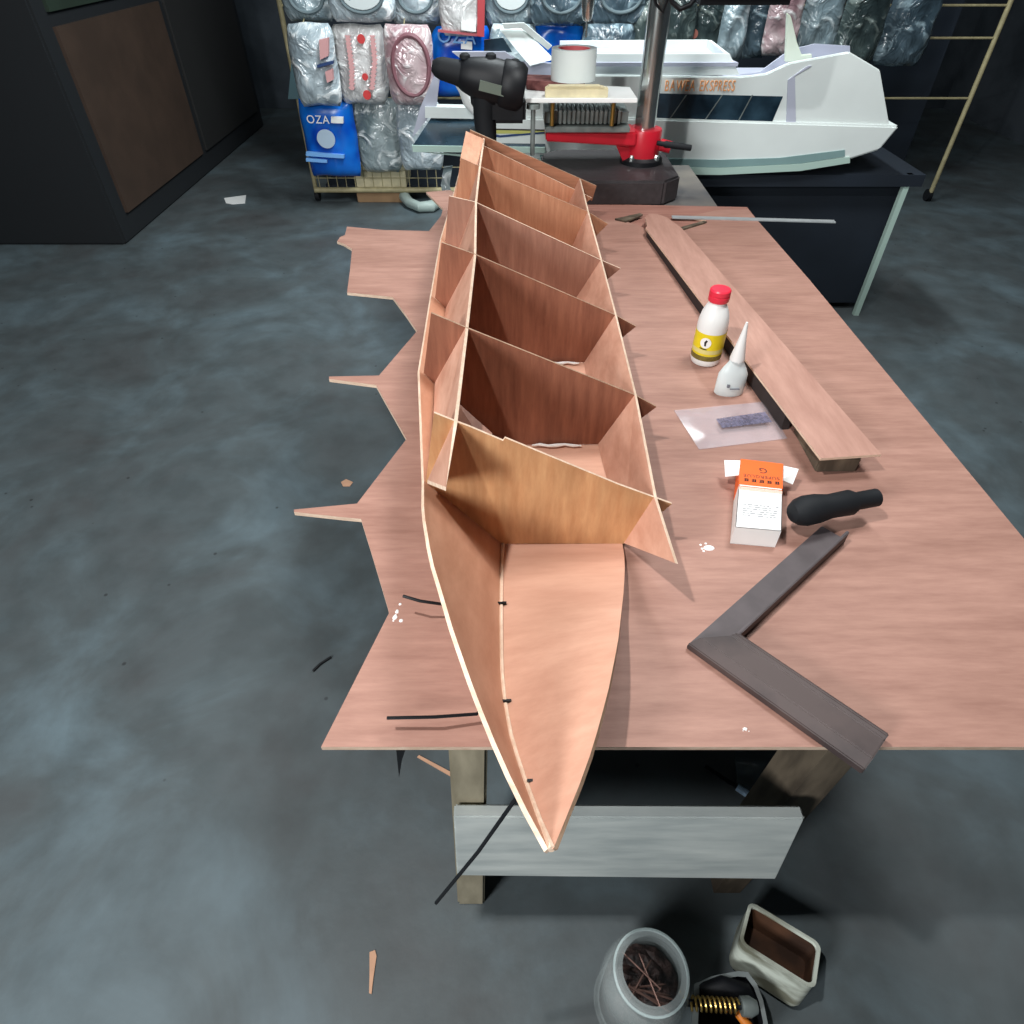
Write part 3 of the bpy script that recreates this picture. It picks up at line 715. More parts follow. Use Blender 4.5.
# table plate with slots
t0 = at_y(548,128,yc-0.1); t1 = at_y(622,128,yc-0.1)
tz = zt1
mb = MB(); mb.box((al.x-0.002,yc-0.085,tz+0.0003),(cx-0.055,yc+0.09,tz+0.014))
mb.build('drill_table', GREYSTEEL, dp, bevel=0.002)
mb = MB()
for k in range(16):
    xx = al.x+0.01+k*0.0125; mb.box((xx,yc-0.07,tz+0.018),(xx+0.007,yc+0.06,tz+0.05))
mb.box((al.x-0.005,yc-0.06,tz+0.018),(cx-0.06,yc+0.05,tz+0.045))
mb.build('vise_jaw', GREYSTEEL, dp)
zb0 = at_y(580,103,1.95).z
for px in (552,612):
    xx = at_y(px,120,yc-0.09).x
    MB().tube([V((xx,yc-0.09,tz+0.018)), V((xx,yc-0.09,zb0-0.002))], 0.006, 12).build('bolt', BRASS, dp, smooth=True)
xx = at_y(533,120,1.96).x
MB().tube([V((xx,1.96,zb0-0.125)), V((xx,1.96,zb0-0.012))], 0.0065, 12).build('support_rod', GREYSTEEL, dp, smooth=True)
MB().lathe((xx,1.96,zb0-0.014),[(0.018,0),(0.018,0.01)],16).build('rod_nut', GREYSTEEL, dp)
# head, chuck and cable above (mostly out of the picture)
hz = at_y(720,6,yc-0.12).z
mb = MB(); mb.box((cx-0.30,yc-0.16,hz+0.10),(cx+0.12,yc+0.14,hz+0.36)); mb.box((cx+0.06,yc-0.12,hz),(cx+0.32,yc+0.12,hz+0.25))
mb.build('drill_head', BLACK, dp, bevel=0.02, smooth=True)
qx = at_y(588,5,yc-0.02)
MB().lathe(qx+V((0,0,-0.022)), [(0.003,-0.045),(0.003,-0.012),(0.010,-0.01),(0.014,0.0),(0.017,0.03),(0.017,0.12)], 24).build('chuck', STEEL, dp, smooth=True)
cb = [at_y(652,-12,yc-0.06), at_y(655,4,yc-0.06), at_y(663,14,yc-0.06), at_y(664,-4,yc-0.06)]
MB().tube([at_y(668,-14,yc-0.1), at_y(672,2,yc-0.1), at_y(680,9,yc-0.1), at_y(690,5,yc-0.1), at_y(700,-8,yc-0.1)], 0.006, 10).build('power_cable', BLACK, dp, smooth=True)
MB().tube([at_y(650,-14,yc-0.06), at_y(656,4,yc-0.06), at_y(663,13,yc-0.06), at_y(668,-2,yc-0.06), at_y(668,-14,yc-0.06)], 0.004, 10).build('power_cable', BLACK, dp, smooth=True)

# white board lying on the drill table
bl = at_y(525,99,1.95); br2 = at_y(637,105,1.95)
zB = zb0
wbd = MB(); b_bl = at_z(527,85,zB+0.008); 
yb = 2.12
wbd.prism([V((bl.x,1.95,zB)), V((br2.x,1.95,zB)), V((br2.x-0.0,yb-0.02,zB)), V((bl.x,yb+0.05,zB))], (0,0,0.010))
wbo = wbd.build('white_board', WHITEP, bevel=0.001); tag(wbo, 'white board lying flat on the drill press table beneath the tape roll', 'board')
zB2 = zB+0.010
sp0 = V((bl.x+0.015,2.02,zB2))
o = MB().prism([V((bl.x+0.005,2.06,zB2)),V((bl.x+0.15,2.0,zB2)),V((bl.x+0.17,2.12,zB2)),V((bl.x+0.005,2.15,zB2))], (0,0,0.022)).build('sandpaper_stack', MAROON, bevel=0.002)
tag(o, 'maroon sandpaper sheets on the white board left of the tape roll', 'sandpaper')
x0 = at_y(545,90,1.985).x; x1 = at_y(607,92,1.985).x
o = MB(); o.box((x0,1.96,zB2),(x1,1.99,zB2+0.018)); 
for k in range(3): o.box((x0+0.004*k,1.962,zB2+0.018+0.0025*k),(x1-0.01*k,1.988,zB2+0.0205+0.0025*k))
o = o.build('paper_bundle', CREAM, bevel=0.001); tag(o, 'cream folded paper bundle at the front of the white board', 'paper')
tp = at_y(573,74,2.07)
rt_c = V((tp.x,2.07,zB2+0.0225)); rt_r = 0.060
zt_ = at_y(573,52,2.06).z
hh = 0.070
o = thing('tape_roll', rt_c, 'roll of clear packing tape with red core standing above the drill table', 'tape')
mb = MB(); sg = 40
mb.lathe(rt_c, [(rt_r*0.72,0),(rt_r,0),(rt_r,hh),(rt_r*0.72,hh),(rt_r*0.72,0)], sg, cap=False)
mb.build('tape', plain('pale_tape', rgb(214,222,220), 0.25, noise_amt=0.05, scale=8), o, smooth=True)
MB().lathe(rt_c, [(rt_r*0.66,0.001),(rt_r*0.715,0.001),(rt_r*0.715,hh-0.001),(rt_r*0.66,hh-0.001),(rt_r*0.66,0.001)], sg, cap=False).build('core', plain('red_core', rgb(206,96,100), 0.6), o, smooth=True)

# ------------------------------------------------------------------ cordless drill
yd = 1.95
dr_o = V((-0.06,yd,0.590))
cdl = thing('cordless_drill', dr_o, 'black cordless drill standing upright behind the stern of the hull', 'drill')
def dq(px, py, dy=0): return at_y(px, py, yd+dy)
# body outline along axis from chuck to motor end
axa = dq(432,66); axb = dq(524,90); av = (axb-axa)
pr = [(0.012,0.0),(0.020,0.04),(0.025,0.10),(0.028,0.26),(0.030,0.30),(0.036,0.34),(0.042,0.42),(0.049,0.55),(0.052,0.66),(0.052,0.74),(0.056,0.76),(0.058,0.86),(0.057,0.95),(0.048,1.0)]
Ld = av.length
MB().lathe(axa, [(r_,h_*Ld) for r_,h_ in pr[:5]], 28, axis=av).build('chuck', BLACKR, cdl, smooth=True)
MB().lathe(axa, [(r_,h_*Ld) for r_,h_ in pr[4:]], 28, axis=av).build('motor_housing', BLACK, cdl, smooth=True)
g0 = axa+av*0.62; 
MB().tube([axa+av*0.58+V((0,0,-0.02)), dq(485,118), dq(487,150), dq(489,172), dq(489,182)], [0.036,0.030,0.026,0.026,0.030], 18).build('handle', BLACKR, cdl, smooth=True)
zb_ = 0.590
hb2 = dq(489,182)
MB().box((hb2.x-0.05,yd-0.035,zb_),(hb2.x+0.045,yd+0.035,max(hb2.z+0.005,zb_+0.05))).build('battery', BLACK, cdl, bevel=0.008, smooth=True)
tg = axa+av*0.44
MB().tube([tg+V((0,0,-0.03)), tg+V((0.002,-0.002,-0.055)), tg+V((0.012,0,-0.075))], [0.010,0.010,0.008], 10).build('trigger', BLACKR, cdl, smooth=True)
pb_ = axa+av*0.66
Rm = Matrix.Rotation(math.atan2(-av.z, av.x), 3, 'Y')
mb = MB(); mb.box(pb_+V((-0.034,-0.0545,-0.016)), pb_+V((0.030,-0.049,0.006)), rot=Rm); mb.build('label_plate', plain('olive_grey_plate', rgb(96,106,96), 0.4), cdl)
MB().box(axa+av*0.70+V((-0.012,-0.035,-0.085)), axa+av*0.70+V((0.075,0.035,-0.03))).build('gear_case', BLACK, cdl, bevel=0.008, smooth=True)
for s in (0.36,0.64,0.9):
    qd = axa+av*s; MB().lathe(qd+V((0,0,0.034 if s<0.5 else 0.049)), [(0.014,0),(0.013,0.008),(0.008,0.012)], 12).build('switch_ridge', BLACKR, cdl, smooth=True)

# ------------------------------------------------------------------ white ferry model behind the bench
yf = 2.42
fy = thing('ferry_model', (0.5,2.6,0.55), 'large white ferry model with dark cabin windows standing behind the drill press', 'model ferry')
def fq(px, py, dy=0.0): return at_y(px, py, yf+dy)
# lower hull band
def side(pts, depth, mat, name, dy=0.0, bevel=0.0, smooth=False):
    return MB().prism([fq(a_,b2,dy) for a_,b2 in pts], (0,depth,0)).build(name, mat, fy, bevel=bevel, smooth=smooth)
side([(470,148),(520,158),(580,164),(650,170),(720,172.5),(780,171),(830,166),(880,150),(900,126),(640,118),(500,118)], 0.42, FERRYW, 'hull', bevel=0.006)
side([(420,152),(520,163),(640,174),(720,175),(800,171),(850,163),(850,157),(800,164),(720,168),(640,166.5),(520,158)], 0.006, PALEG, 'rub_rail', dy=-0.006)
side([(540,155),(640,158),(720,160),(780,158),(845,150),(845,156.5),(800,163.5),(720,167.5),(640,166),(540,159.5)], 0.004, FERRYG, 'waterline_band', dy=-0.004)
# cabin wall
side([(500,79),(560,75),(655,76),(740,77),(766,74),(790,63),(850,52),(880,70),(890,128),(640,133),(500,133)], 0.016, FERRYW, 'cabin_wall', dy=0.012, bevel=0.003)
zd_ = fq(740,77,0.03).z-0.03
MB().box((fq(500,80).x,yf+0.03,zd_-0.02),(fq(880,80).x,yf+0.40,zd_)).build('weather_deck', FERRYL, fy)
side([(640,93),(783,96.5),(771,124.5),(640,122)], 0.004, FERRYD, 'window_band', dy=0.009)
for a_, b2 in ((668,686),(704,722),(738,752)):
    side([(a_,121),(a_+1,121),(b2+1,95),(b2,95)], 0.003, GREYSTEEL, 'window_divider', dy=0.0065)
side([(500,132.5),(885,132.5),(885,131),(500,131)], 0.004, FERRYG, 'deck_line', dy=0.009)
side([(786,131),(796,131),(795,76),(812,66),(808,66),(788,80)], 0.003, FERRYL, 'door_outline', dy=0.009)
# roof house with sunken deck
hy = 0.06
def slabq(p4, t, mat, name): return MB().prism(p4, t).build(name, mat, fy)
# outer sloping walls of the roof house (tray)
fb = [fq(560,76,hy), fq(736,75,hy)]; ft = [fq(560,54,hy+0.02), fq(726,54,hy+0.02)]
slabq([fb[0], fb[1], ft[1], ft[0]], (0,0.012,0), FERRYW, 'roof_house_front')
bb = [fq(560,50,hy+0.30), fq(716,48,hy+0.30)]; bt2 = [fq(560,41,hy+0.30), fq(708,40,hy+0.30)]
bbl = V((bb[0].x,bb[0].y,fb[0].z))
slabq([V((bt2[0].x,bt2[0].y,fb[0].z)), V((bt2[1].x,bt2[1].y,fb[0].z)), bt2[1], bt2[0]], (0,0.012,0), FERRYW, 'roof_house_back')
slabq([fb[1], ft[1], bt2[1], V((bt2[1].x,bt2[1].y,fb[0].z))], (0.012,0,0), FERRYW, 'roof_house_end')
slabq([V((fb[0].x,fb[0].y,ft[0].z-0.02)), V((fb[1].x,fb[1].y,ft[0].z-0.02)), V((bt2[1].x,bt2[1].y,ft[0].z-0.02)), V((bt2[0].x,bt2[0].y,ft[0].z-0.02))], (0,0,-0.01), FERRYL, 'roof_deck')
# bow bulwark rising at right
side([(736,75),(760,72),(790,50),(815,44),(850,46),(850,80),(736,80)], 0.008, FERRYL, 'bow_bulwark', dy=0.25)
side([(785,62),(787,13),(791,16),(797,42),(802,55),(812,54),(812,62)], 0.012, plain('cream_white_post', rgb(226,236,218), 0.5), 'mast_bracket', dy=0.14, bevel=0.002)
# slanted white panels at the left (bridge wing)
slabq([fq(500,30,0.1), fq(522,30,0.1), fq(552,60,0.02), fq(530,66,0.02)], (0,0.02,0.006), FERRYW, 'bridge_roof')
side([(502,24),(524,23),(552,46),(548,50),(521,28),(504,29)], 0.02, FERRYW, 'bridge_frame', dy=0.08)
side([(452,52),(505,52),(520,62),(560,64),(560,80),(498,80),(470,66)], 0.02, FERRYL, 'bridge_front', dy=0.05)
side([(484,40),(503,38),(512,52),(484,53)], 0.01, FERRYD, 'bridge_glass', dy=0.07)
# stern ramp: dark slab, pale rim and white curved fender arch
mb = MB(); r1, r2, r3, r4 = fq(413,145,-0.02), fq(545,147,-0.02), fq(545,120,0.16), fq(431,118,0.16)
mb.prism([r1,r2,r3,r4], (0,0,-0.012)); mb.build('ramp_deck', FERRYD, fy)
mb = MB(); mb.prism([fq(412,145.5,-0.026), fq(545,147.5,-0.026), fq(545,153,-0.026), fq(413,152,-0.026)], (0,0.012,0)); mb.build('ramp_rim', PALEG, fy)
side([(425,107),(480,108),(480,119),(425,118)], 0.05, FERRYW, 'stern_sill', dy=0.14)
side([(412,138),(420,108),(434,76),(440,75),(436,110),(428,118)], 0.01, FERRYL, 'stern_post', dy=0.15)
pts = [fq(435,70,0.1), fq(438,72,0.1), fq(446,75,0.1), fq(458,81,0.1), fq(464,90,0.1), fq(468,102,0.1), fq(477,112,0.1)]
MB().tube(pts, [0.010,0.013,0.015,0.016,0.018,0.018,0.016], 12).build('fender_arch', WHITEP, fy, smooth=True)
side([(495,130),(545,131),(545,134),(495,133.5)], 0.004, plain('yellow_green_stripe', rgb(196,196,110), 0.5), 'stripe', dy=-0.003)
side([(495,128.7),(545,129.7),(545,131),(495,130)], 0.004, INK, 'stripe', dy=-0.0035)
side([(495,134.2),(500,135.5),(545,131.8),(545,133.5),(500,137.5),(495,137)], 0.004, BLUE, 'stripe', dy=-0.0035)
p_l = fq(664,91,0.0); p_r = fq(738,92,0.0)
OL = plain('orange_letters', rgb(248,178,120), 0.5)
xc = 0.0; cells = []
for ch_ in 'BAWEA EKSPRESS':
    if ch_ == ' ': xc += 0.02; continue
    o = lettering('lettering', ch_, (OFF[fy].x,0,0), (1,0,0), (0,0,1), 0.042, OL, fy, 0.002)
    xs = [v.co.x for v in o.data.vertices]; cells.append((o, xc-min(xs))); xc += max(xs)-min(xs)+0.0055
p0_, p1_ = fq(664.5,91.0,0.0105), fq(735,91.6,0.0105); kx = (p1_.x-p0_.x)/xc
for o, dx in cells:
    for v in o.data.vertices: v.co = V(((v.co.x+dx)*kx+p0_.x-OFF[fy].x, v.co.y+p0_.y, v.co.z+p0_.z))
# the stand
fst = thing('ferry_stand', (0.6,2.65,0), 'dark stand with thin pale legs carrying the white ferry model', 'stand')
zs = fq(700,173).z
MB().box((-0.1,2.44,zs-0.05),(1.45,2.8,zs-0.012)).build('stand_top', NAVY, fst)
MB().box((0.45,2.5,0.03),(1.42,2.78,zs-0.05)).build('stand_shade_box', NAVY, fst)  # dark box added to stand for the deep shade below the ferry
for xx, yy in ((fq(703,176).x,2.45),(1.40,2.45),(-0.05,2.75),(1.40,2.75)):
    MB().box((xx-0.01,yy-0.005,0),(xx+0.01,yy+0.015,zs-0.012)).build('leg', PALEG, fst)

# ------------------------------------------------------------------ rack of hanging packets behind
yr = 3.75
rk = thing('hanging_rack', (0.3,3.85,0), 'beige wire rack on castors carrying the rows of plastic packets', 'rack')
def rq(px, py, dy=0.0): return at_y(px, py, yr+dy)
yr += 0.075
xl = rq(313,180).x; xrk = 2.35
zl = rq(318,190).z
xm = 0.62
ff = MB().tube([V((xl,yr,zl)), V((xm,yr,zl))], 0.014, 10).build('bottom_rail', BEIGE, rk, smooth=True)
MB().tube([V((xl,yr+0.4,zl)), V((xm,yr+0.4,zl))], 0.012, 10).build('bottom_rail', BEIGE, rk, smooth=True)
for xx in (xl, 0.62, xrk):
    MB().tube([V((xx,yr+0.02,0.05)), V((xx,yr+0.02,1.7))], 0.012, 10).build('upright', BEIGE, rk, smooth=True)
    MB().lathe((xx,yr+0.035,0.032), [(0.012,-0.012),(0.03,-0.012),(0.03,0.012),(0.012,0.012)], 16, axis=(1,0,0)).build('castor', BLACKR, rk, smooth=True)
MB().box((xl,yr+0.41,zl),(xrk,yr+0.42,1.7)).build('back_panel', NAVY, rk)
mb = MB()
for k in range(14):
    xx = xl+0.03+k*0.05; mb.tube([V((xx,yr+0.005,zl)), V((xx,yr+0.005,zl+0.14))], 0.0025, 6)
for k in range(2): mb.tube([V((xl,yr+0.005,zl+0.06+0.06*k)), V((xl+0.72,yr+0.005,zl+0.06+0.06*k))], 0.0025, 6)
mb.build('wire_mesh', BEIGE, rk)
MB().box((xl+0.05,yr+0.05,zl),(xm-0.05,yr+0.38,zl+0.012)).build('bottom_shelf', NAVY, rk)

yr -= 0.075
def pillow(name, pxl, pxr, pyt, pyb, mat, parent, dy=0.0, t=0.035, seed=0, tilt=0.0, wob=0.012, slx=0.0, rnd=1.0):
    """a filled plastic packet hanging in the rack plane"""
    a = rq(pxl,(pyt+pyb)/2,dy); b2 = rq(pxr,(pyt+pyb)/2,dy); zt_ = rq((pxl+pxr)/2,pyt,dy).z; zb_ = rq((pxl+pxr)/2,pyb,dy).z
    NX, NY = 14, 18; fr_, bk_ = [], []
    for j in range(NY+1):
        for i in range(NX+1):
            u, w_ = i/NX, j/NY
            x_ = a.x+(b2.x-a.x)*u; z_ = zb_+(zt_-zb_)*w_
            ex = (1-abs(2*u-1)**3); ez = (1-abs(2*w_-1)**4)
            th_ = t*math.sqrt(max(0,ex*ez))
            nz = mnoise.noise(V((x_*14+seed*7.3, z_*11, seed)))+0.5*mnoise.noise(V((x_*34+seed, z_*30, seed*3.1)))
            xw = (0.03*(b2.x-a.x))*mnoise.noise(V((z_*9, seed*2.7, 0))) + tilt*(w_-0.5) - slx*(u-0.5)*(w_)
            zw = 0.02*(zt_-zb_)*mnoise.noise(V((x_*9, seed*1.7, 4)))*(1 if w_ in (0,1) else 0.5)
            xw -= rnd*(u-0.5)*(b2.x-a.x)*(0.30*max(0,0.5-w_)**2*4*abs(mnoise.noise(V((seed*3.3,1,2))))+0.16*abs(2*w_-1)**7)
            fr_.append(V((x_+xw, a.y-th_-wob*nz*min(1,ex*ez*2), z_+zw)))
            bk_.append(V((x_+xw, a.y+th_*0.5+0.001, z_+zw)))
    n_ = len(fr_); fs = []
    for j in range(NY):
        for i in range(NX):
            q = j*(NX+1)+i; f = (q,q+1,q+NX+2,q+NX+1); fs.append(f); fs.append(tuple(n_+k for k in reversed(f)))
    per = [i for i in range(NX+1)]+[j*(NX+1)+NX for j in range(1,NY+1)]+[NY*(NX+1)+i for i in range(NX-1,-1,-1)]+[j*(NX+1) for j in range(NY-1,0,-1)]
    for k in range(len(per)):
        p, q = per[k], per[(k+1)%len(per)]; fs.append((p, n_+p, n_+q, q))
    return MB().add(fr_+bk_, fs).build(name, mat, parent, smooth='all')
def disc(name, px, py, rx, ry, mat, parent, dy, inner=0.0):
    c_ = rq(px,py,dy); rX = rq(px+rx,py,dy).x-c_.x; rZ = abs(rq(px,py-ry,dy).z-rq(px,py+ry,dy).z)/2
    mb = MB(); N = 28
    if inner > 0:
        pts = [c_+V((rX*math.cos(2*PI*k/N),0,rZ*math.sin(2*PI*k/N))) for k in range(N+1)]
        mb.tube(pts, inner, 8)
        return mb.build(name, mat, parent, smooth=True)
    mb.prism([c_+V((rX*math.cos(2*PI*k/N),0,rZ*math.sin(2*PI*k/N))) for k in range(N)], (0,0.004,0))
    return mb.build(name, mat, parent)
PEGS = []
def packet(label, pxl, pxr, pyt, pyb, mat, seed, dy=0.0, t=0.035, group='plastic packets hanging on the rack', name='plastic_packet', **k):
    c_ = rq((pxl+pxr)/2,pyb,dy)
    o = thing(name, c_, label, 'packet', group); PEGS.append((c_.x, yr+dy, rq((pxl+pxr)/2,pyt,dy).z-0.012, o))
    pillow('packet_film', pxl, pxr, pyt, pyb, mat, o, dy, t, seed, **k)
    return o
# row C (lowest), left to right
bpk = packet('blue product packet with a white disc hanging lowest at the left end of the rack', 304,357,99,176, BLUEP, 1, dy=-0.03, t=0.045, name='blue_packet', wob=0.006, rnd=0.25)
lettering('lettering', 'OZA', rq(307,123,-0.092), (1,0,-0.03), (0,0,1), 0.050, WHITEPAPER, bpk, 0.001)
MB().prism([rq(331,117,-0.09),rq(343,117.5,-0.09),rq(343,123.5,-0.09),rq(331,123,-0.09)], (0,0.02,0)).build('print_patch', WHITEPAPER, bpk)
disc('print_disc', 326,139,9,9.5, plain('pale_disc', rgb(176,196,214),0.4), bpk, -0.092)
MB().prism([rq(306,152,-0.09),rq(344,155,-0.09),rq(344,158.5,-0.09),rq(306,156,-0.09)], (0,0.02,0)).build('print_band', BLUEL, bpk)
MB().prism([rq(306,158,-0.088),rq(327,160,-0.088),rq(327,163,-0.088),rq(306,161.5,-0.088)], (0,0.02,0)).build('print_band', BLUEL, bpk)
packet('clear crumpled packet hanging right of the lowest blue packet', 354,402,98,172, FILM_CLEAR, 2, dy=0.02)
packet('shiny clear packet hanging lowest beside the stern ramp of the ferry', 398,442,100,170, FILM_SILVER, 3, dy=-0.06)
# row B
o = packet('silver crumpled packet with a small blue band above the lowest blue packet', 292,338,23,106, FILM_SILVER, 4, dy=-0.11, t=0.05)
MB().prism([rq(317,65,-0.185),rq(333,61,-0.185),rq(333,64,-0.185),rq(317,68,-0.185)], (0,0.03,0)).build('print_band', BLUE, o)
MB().prism([rq(325,72,-0.182),rq(332,69,-0.182),rq(333,80,-0.182),rq(327,83,-0.182)], (0,0.03,0)).build('print_patch', PINKP, o)
MB().prism([rq(319,40,-0.182),rq(328,38,-0.182),rq(328,56,-0.182),rq(320,60,-0.182)], (0,0.03,0)).build('print_patch', PINKP, o)
o = packet('white packet printed with pink dashes and red dots', 334,388,24,104, FILM_WHITE, 5, dy=-0.04, t=0.05)
for px, py, r in ((361,39,4),(365,77,3),(367,95,4)): disc('red_dot', px, py, r, r*1.2, REDP, o, -0.102)
mb = MB()
for colm in (0, 1):
    mb = MB(); pr_ = []
    for k in range(14):
        xx = (348+k*0.5 if k < 8 else 352) if colm == 0 else 375-abs(k-6)*0.4
        yy = 35+k*4; pr_.append((xx,yy)); pr_.append((xx,yy+2.4))
    lft = [rq(xx-(3 if k_%2==0 else 1.5),yy,-0.098) for k_,(xx,yy) in enumerate(pr_)]; rgt = [rq(xx+(3 if k_%2==0 else 1.5),yy+0.5,-0.098) for k_,(xx,yy) in enumerate(pr_)]
    mb.strip(lft, rgt, 0.01, 0, 0); mb.build('dashed_print', PINKP, o)
o = packet('maroon tinted packet hanging left of the tall blue packet', 386,434,24,105, FILM_PINK, 6, dy=-0.12, t=0.05)
disc('inner_ring', 411,66,18,30, plain('dull_maroon', rgb(128,84,92),0.5), o, -0.160, inner=0.011)
o = packet('blue product packet hanging behind the chuck of the cordless drill', 428,486,26,96, BLUEP, 7, dy=-0.02, t=0.045, name='blue_packet', wob=0.006, tilt=0.06)
lettering('lettering', 'OZA', rq(437,42,-0.085), (1,0,-0.05), (0,0,1), 0.08, BLUEL, o, 0.001)
MB().prism([rq(461,41,-0.082),rq(472,42,-0.082),rq(472,50,-0.082),rq(461,49,-0.082)], (0,0.02,0)).build('print_patch', WHITEPAPER, o)
# row A (top, cut by the picture)
for (a_, b2, pt, pb, mt, sd_, lab, rx) in (
   (279,330,-50,21,FILM_GREY,11,'grey packet with a ring inside at the top left end of the rack',17),
   (326,394,-50,22,FILM_SILVER,12,'pale wide packet with a ring at the top above the pink dashed packet',21),
   (388,440,-50,24,FILM_SILVER,13,'pale packet with a ring at the top above the maroon packet',17),
   (484,536,-50,26,FILM_GREY,15,'grey packet holding a pale disc hanging right of the red framed packet',17),
   (530,592,-50,26,FILM_BLUEGREY,16,'bluish packet hanging above the tape roll',19),
   (592,650,-50,26,FILM_BLUEGREY,17,'bluish packet with a dark ring hanging left of the steel column',20)):
    dA = 0.0 if sd_ % 2 else -0.075
    o = packet(lab, a_, b2, pt, pb, mt, sd_, dy=dA, t=0.04)
    cx_ = (a_+b2)/2
    disc('inner_ring', cx_+1, -4, rx, 17, RINGM, o, dA-0.040, inner=0.008)
    if sd_ in (12,15): disc('inner_disc', cx_+1, -5, rx*0.92, 15, plain('pale_insert', rgb(206,214,214),0.5), o, dA-0.046)
o = packet('white packet in a red frame hanging above the tall blue packet', 438,484,-45,36, FILM_WHITE, 14, dy=-0.09, t=0.03)
MB().prism([rq(478,-40,-0.125),rq(486,-40,-0.125),rq(484,37,-0.125),rq(477,36,-0.125)], (0,0.03,0)).build('red_frame', plain('dull_red', rgb(176,60,66),0.5), o)
MB().prism([rq(438,30,-0.12),rq(482,34,-0.12),rq(482,37,-0.12),rq(438,32,-0.12)], (0,0.03,0)).build('red_frame', plain('dull_red_hem', rgb(170,84,90),0.5), o)
MB().prism([rq(461,22,-0.125),rq(476,24,-0.125),rq(476,32,-0.125),rq(461,30,-0.125)], (0,0.02,0)).build('print_patch', WHITEPAPER, o)
# second row, right half: partly behind the ferry
spec = [(490,536,24,100,FILM_GREY,21,'grey packet behind the white bridge panel of the ferry'),
        (534,582,22,70,BLUEP,22,'low blue packet showing just above the tape roll'),
        (580,632,24,110,FILM_BLUEGREY,23,'dull bluish packet showing between the tape roll and the steel column'),
        (630,664,0,110,FILM_DARK,24,'dull packet directly behind the steel column')]
for a_, b2, pt, pb, mt, sd_, lab in spec:
    packet(lab, a_, b2, pt, pb, mt, sd_, dy=0.0-0.05*(sd_%2), t=0.03, name='blue_packet' if mt is BLUEP else 'plastic_packet')
spec = [(660,700,-40,48,FILM_DARK,31,'dull olive packet hanging just right of the steel column'),
        (696,728,-40,56,FILM_DARK,32,'dull green packet second right of the steel column'),
        (722,752,-40,60,FILM_GREY,33,'grey packet with a pale patch above the ferry roof end'),
        (748,776,-40,58,FILM_BLUEGREY,34,'bluish packet hanging left of the cream mast bracket'),
        (768,806,-40,56,FILM_PINK,35,'pinkish packet directly behind the cream mast bracket'),
        (802,846,-40,62,FILM_GREY,36,'grey packet hanging right of the cream mast bracket'),
        (842,890,-40,64,FILM_DARK,37,'dull packet hanging above the ferry bow'),
        (886,940,-40,66,FILM_BLUEGREY,38,'bluish packet at the right end of the rack')]
for a_, b2, pt, pb, mt, sd_, lab in spec:
    o = packet(lab, a_, b2, pt, pb, mt, sd_, dy=0.0-0.09*(sd_%2), t=0.045, wob=0.025, slx=0.03)
    if sd_ == 33: MB().prism([rq(746-12,16,-0.11),rq(746,14,-0.11),rq(746,38,-0.11),rq(734,40,-0.11)], (0,0.03,0)).build('print_patch', plain('dull_pale_patch', rgb(140,144,140),0.5), o)
    if sd_ == 31: disc('print_patch', 694,34,4,5, plain('dull_red_patch', rgb(150,92,80),0.5), o, -0.09)
# pale teal sheet hanging at the left end
o = MB().prism([rq(293,45,0.02),rq(300,45,0.02),rq(301,99,0.02),rq(288,99,0.02)], (0,0.01,0)).build('hanging_card', plain('dull_teal', rgb(78,110,118),0.6)); tag(o, 'dull teal card hanging at the left end of the rack', 'card')
# the rails and hooks the packets hang from
rails = sorted(set(round(p_[2]*8)/8 for p_ in PEGS))
for zz in rails:
    MB().tube([V((xl,yr+0.095,zz)), V((xrk,yr+0.095,zz))], 0.005, 8).build('hook_rail', BEIGE, rk, smooth=True)
for x_, y_, z_, pk_ in PEGS:
    MB().tube([V((x_,yr+0.089,round(z_*8)/8)), V((x_,y_+0.03,z_)), V((x_,y_-0.004,z_))], 0.0025, 6).build('hanger', BEIGE, pk_, smooth=True)
ps_ = [at_y(447,166,2.62), at_y(444,185,2.6), at_y(448,205,2.58), at_y(445,222,2.56)]
ps_.append(V((ps_[-1].x-0.01,2.55,0.003)))
o = MB().strip([p-V((0.012,0,0)) for p in ps_], [p+V((0.02,0.01,0)) for p in ps_], 0.003, 0, 0).build('plastic_strip', FILM_CLEAR)
tag(o, 'crumpled clear plastic strip hanging behind the stern at the left of the ferry ramp', 'plastic strip')
# cartons on the low shelf
for a_, b2, pt, pb, mt, lab in ((357,405,171,187,CREAM,'cream carton standing inside the low wire basket of the rack'),(358,402,192,203,CARTON,'brown carton on the floor beneath the rack')):
    p0 = rq(a_,pb,0.08); p1 = rq(b2,pt,0.08)
    zbm = zl+0.0125 if mt is CREAM else 0.0
    o = MB().box((p0.x,yr+0.08,zbm),(p1.x,yr+0.30,max(p1.z,zbm+0.05))).build('carton', mt, bevel=0.003); tag(o, lab, 'carton')
pts = [at_z(404,196,0.03), at_z(410,203,0.03), at_z(420,207,0.03), at_z(432,206,0.03), at_z(438,203,0.03)]
o = MB().tube(pts, [0.03,0.026,0.026,0.03,0.024], 14).build('plastic_pipe', plain('pale_pipe', rgb(170,186,180),0.5), smooth=True); tag(o, 'pale bent plastic pipe on the floor beneath the rack', 'pipe')

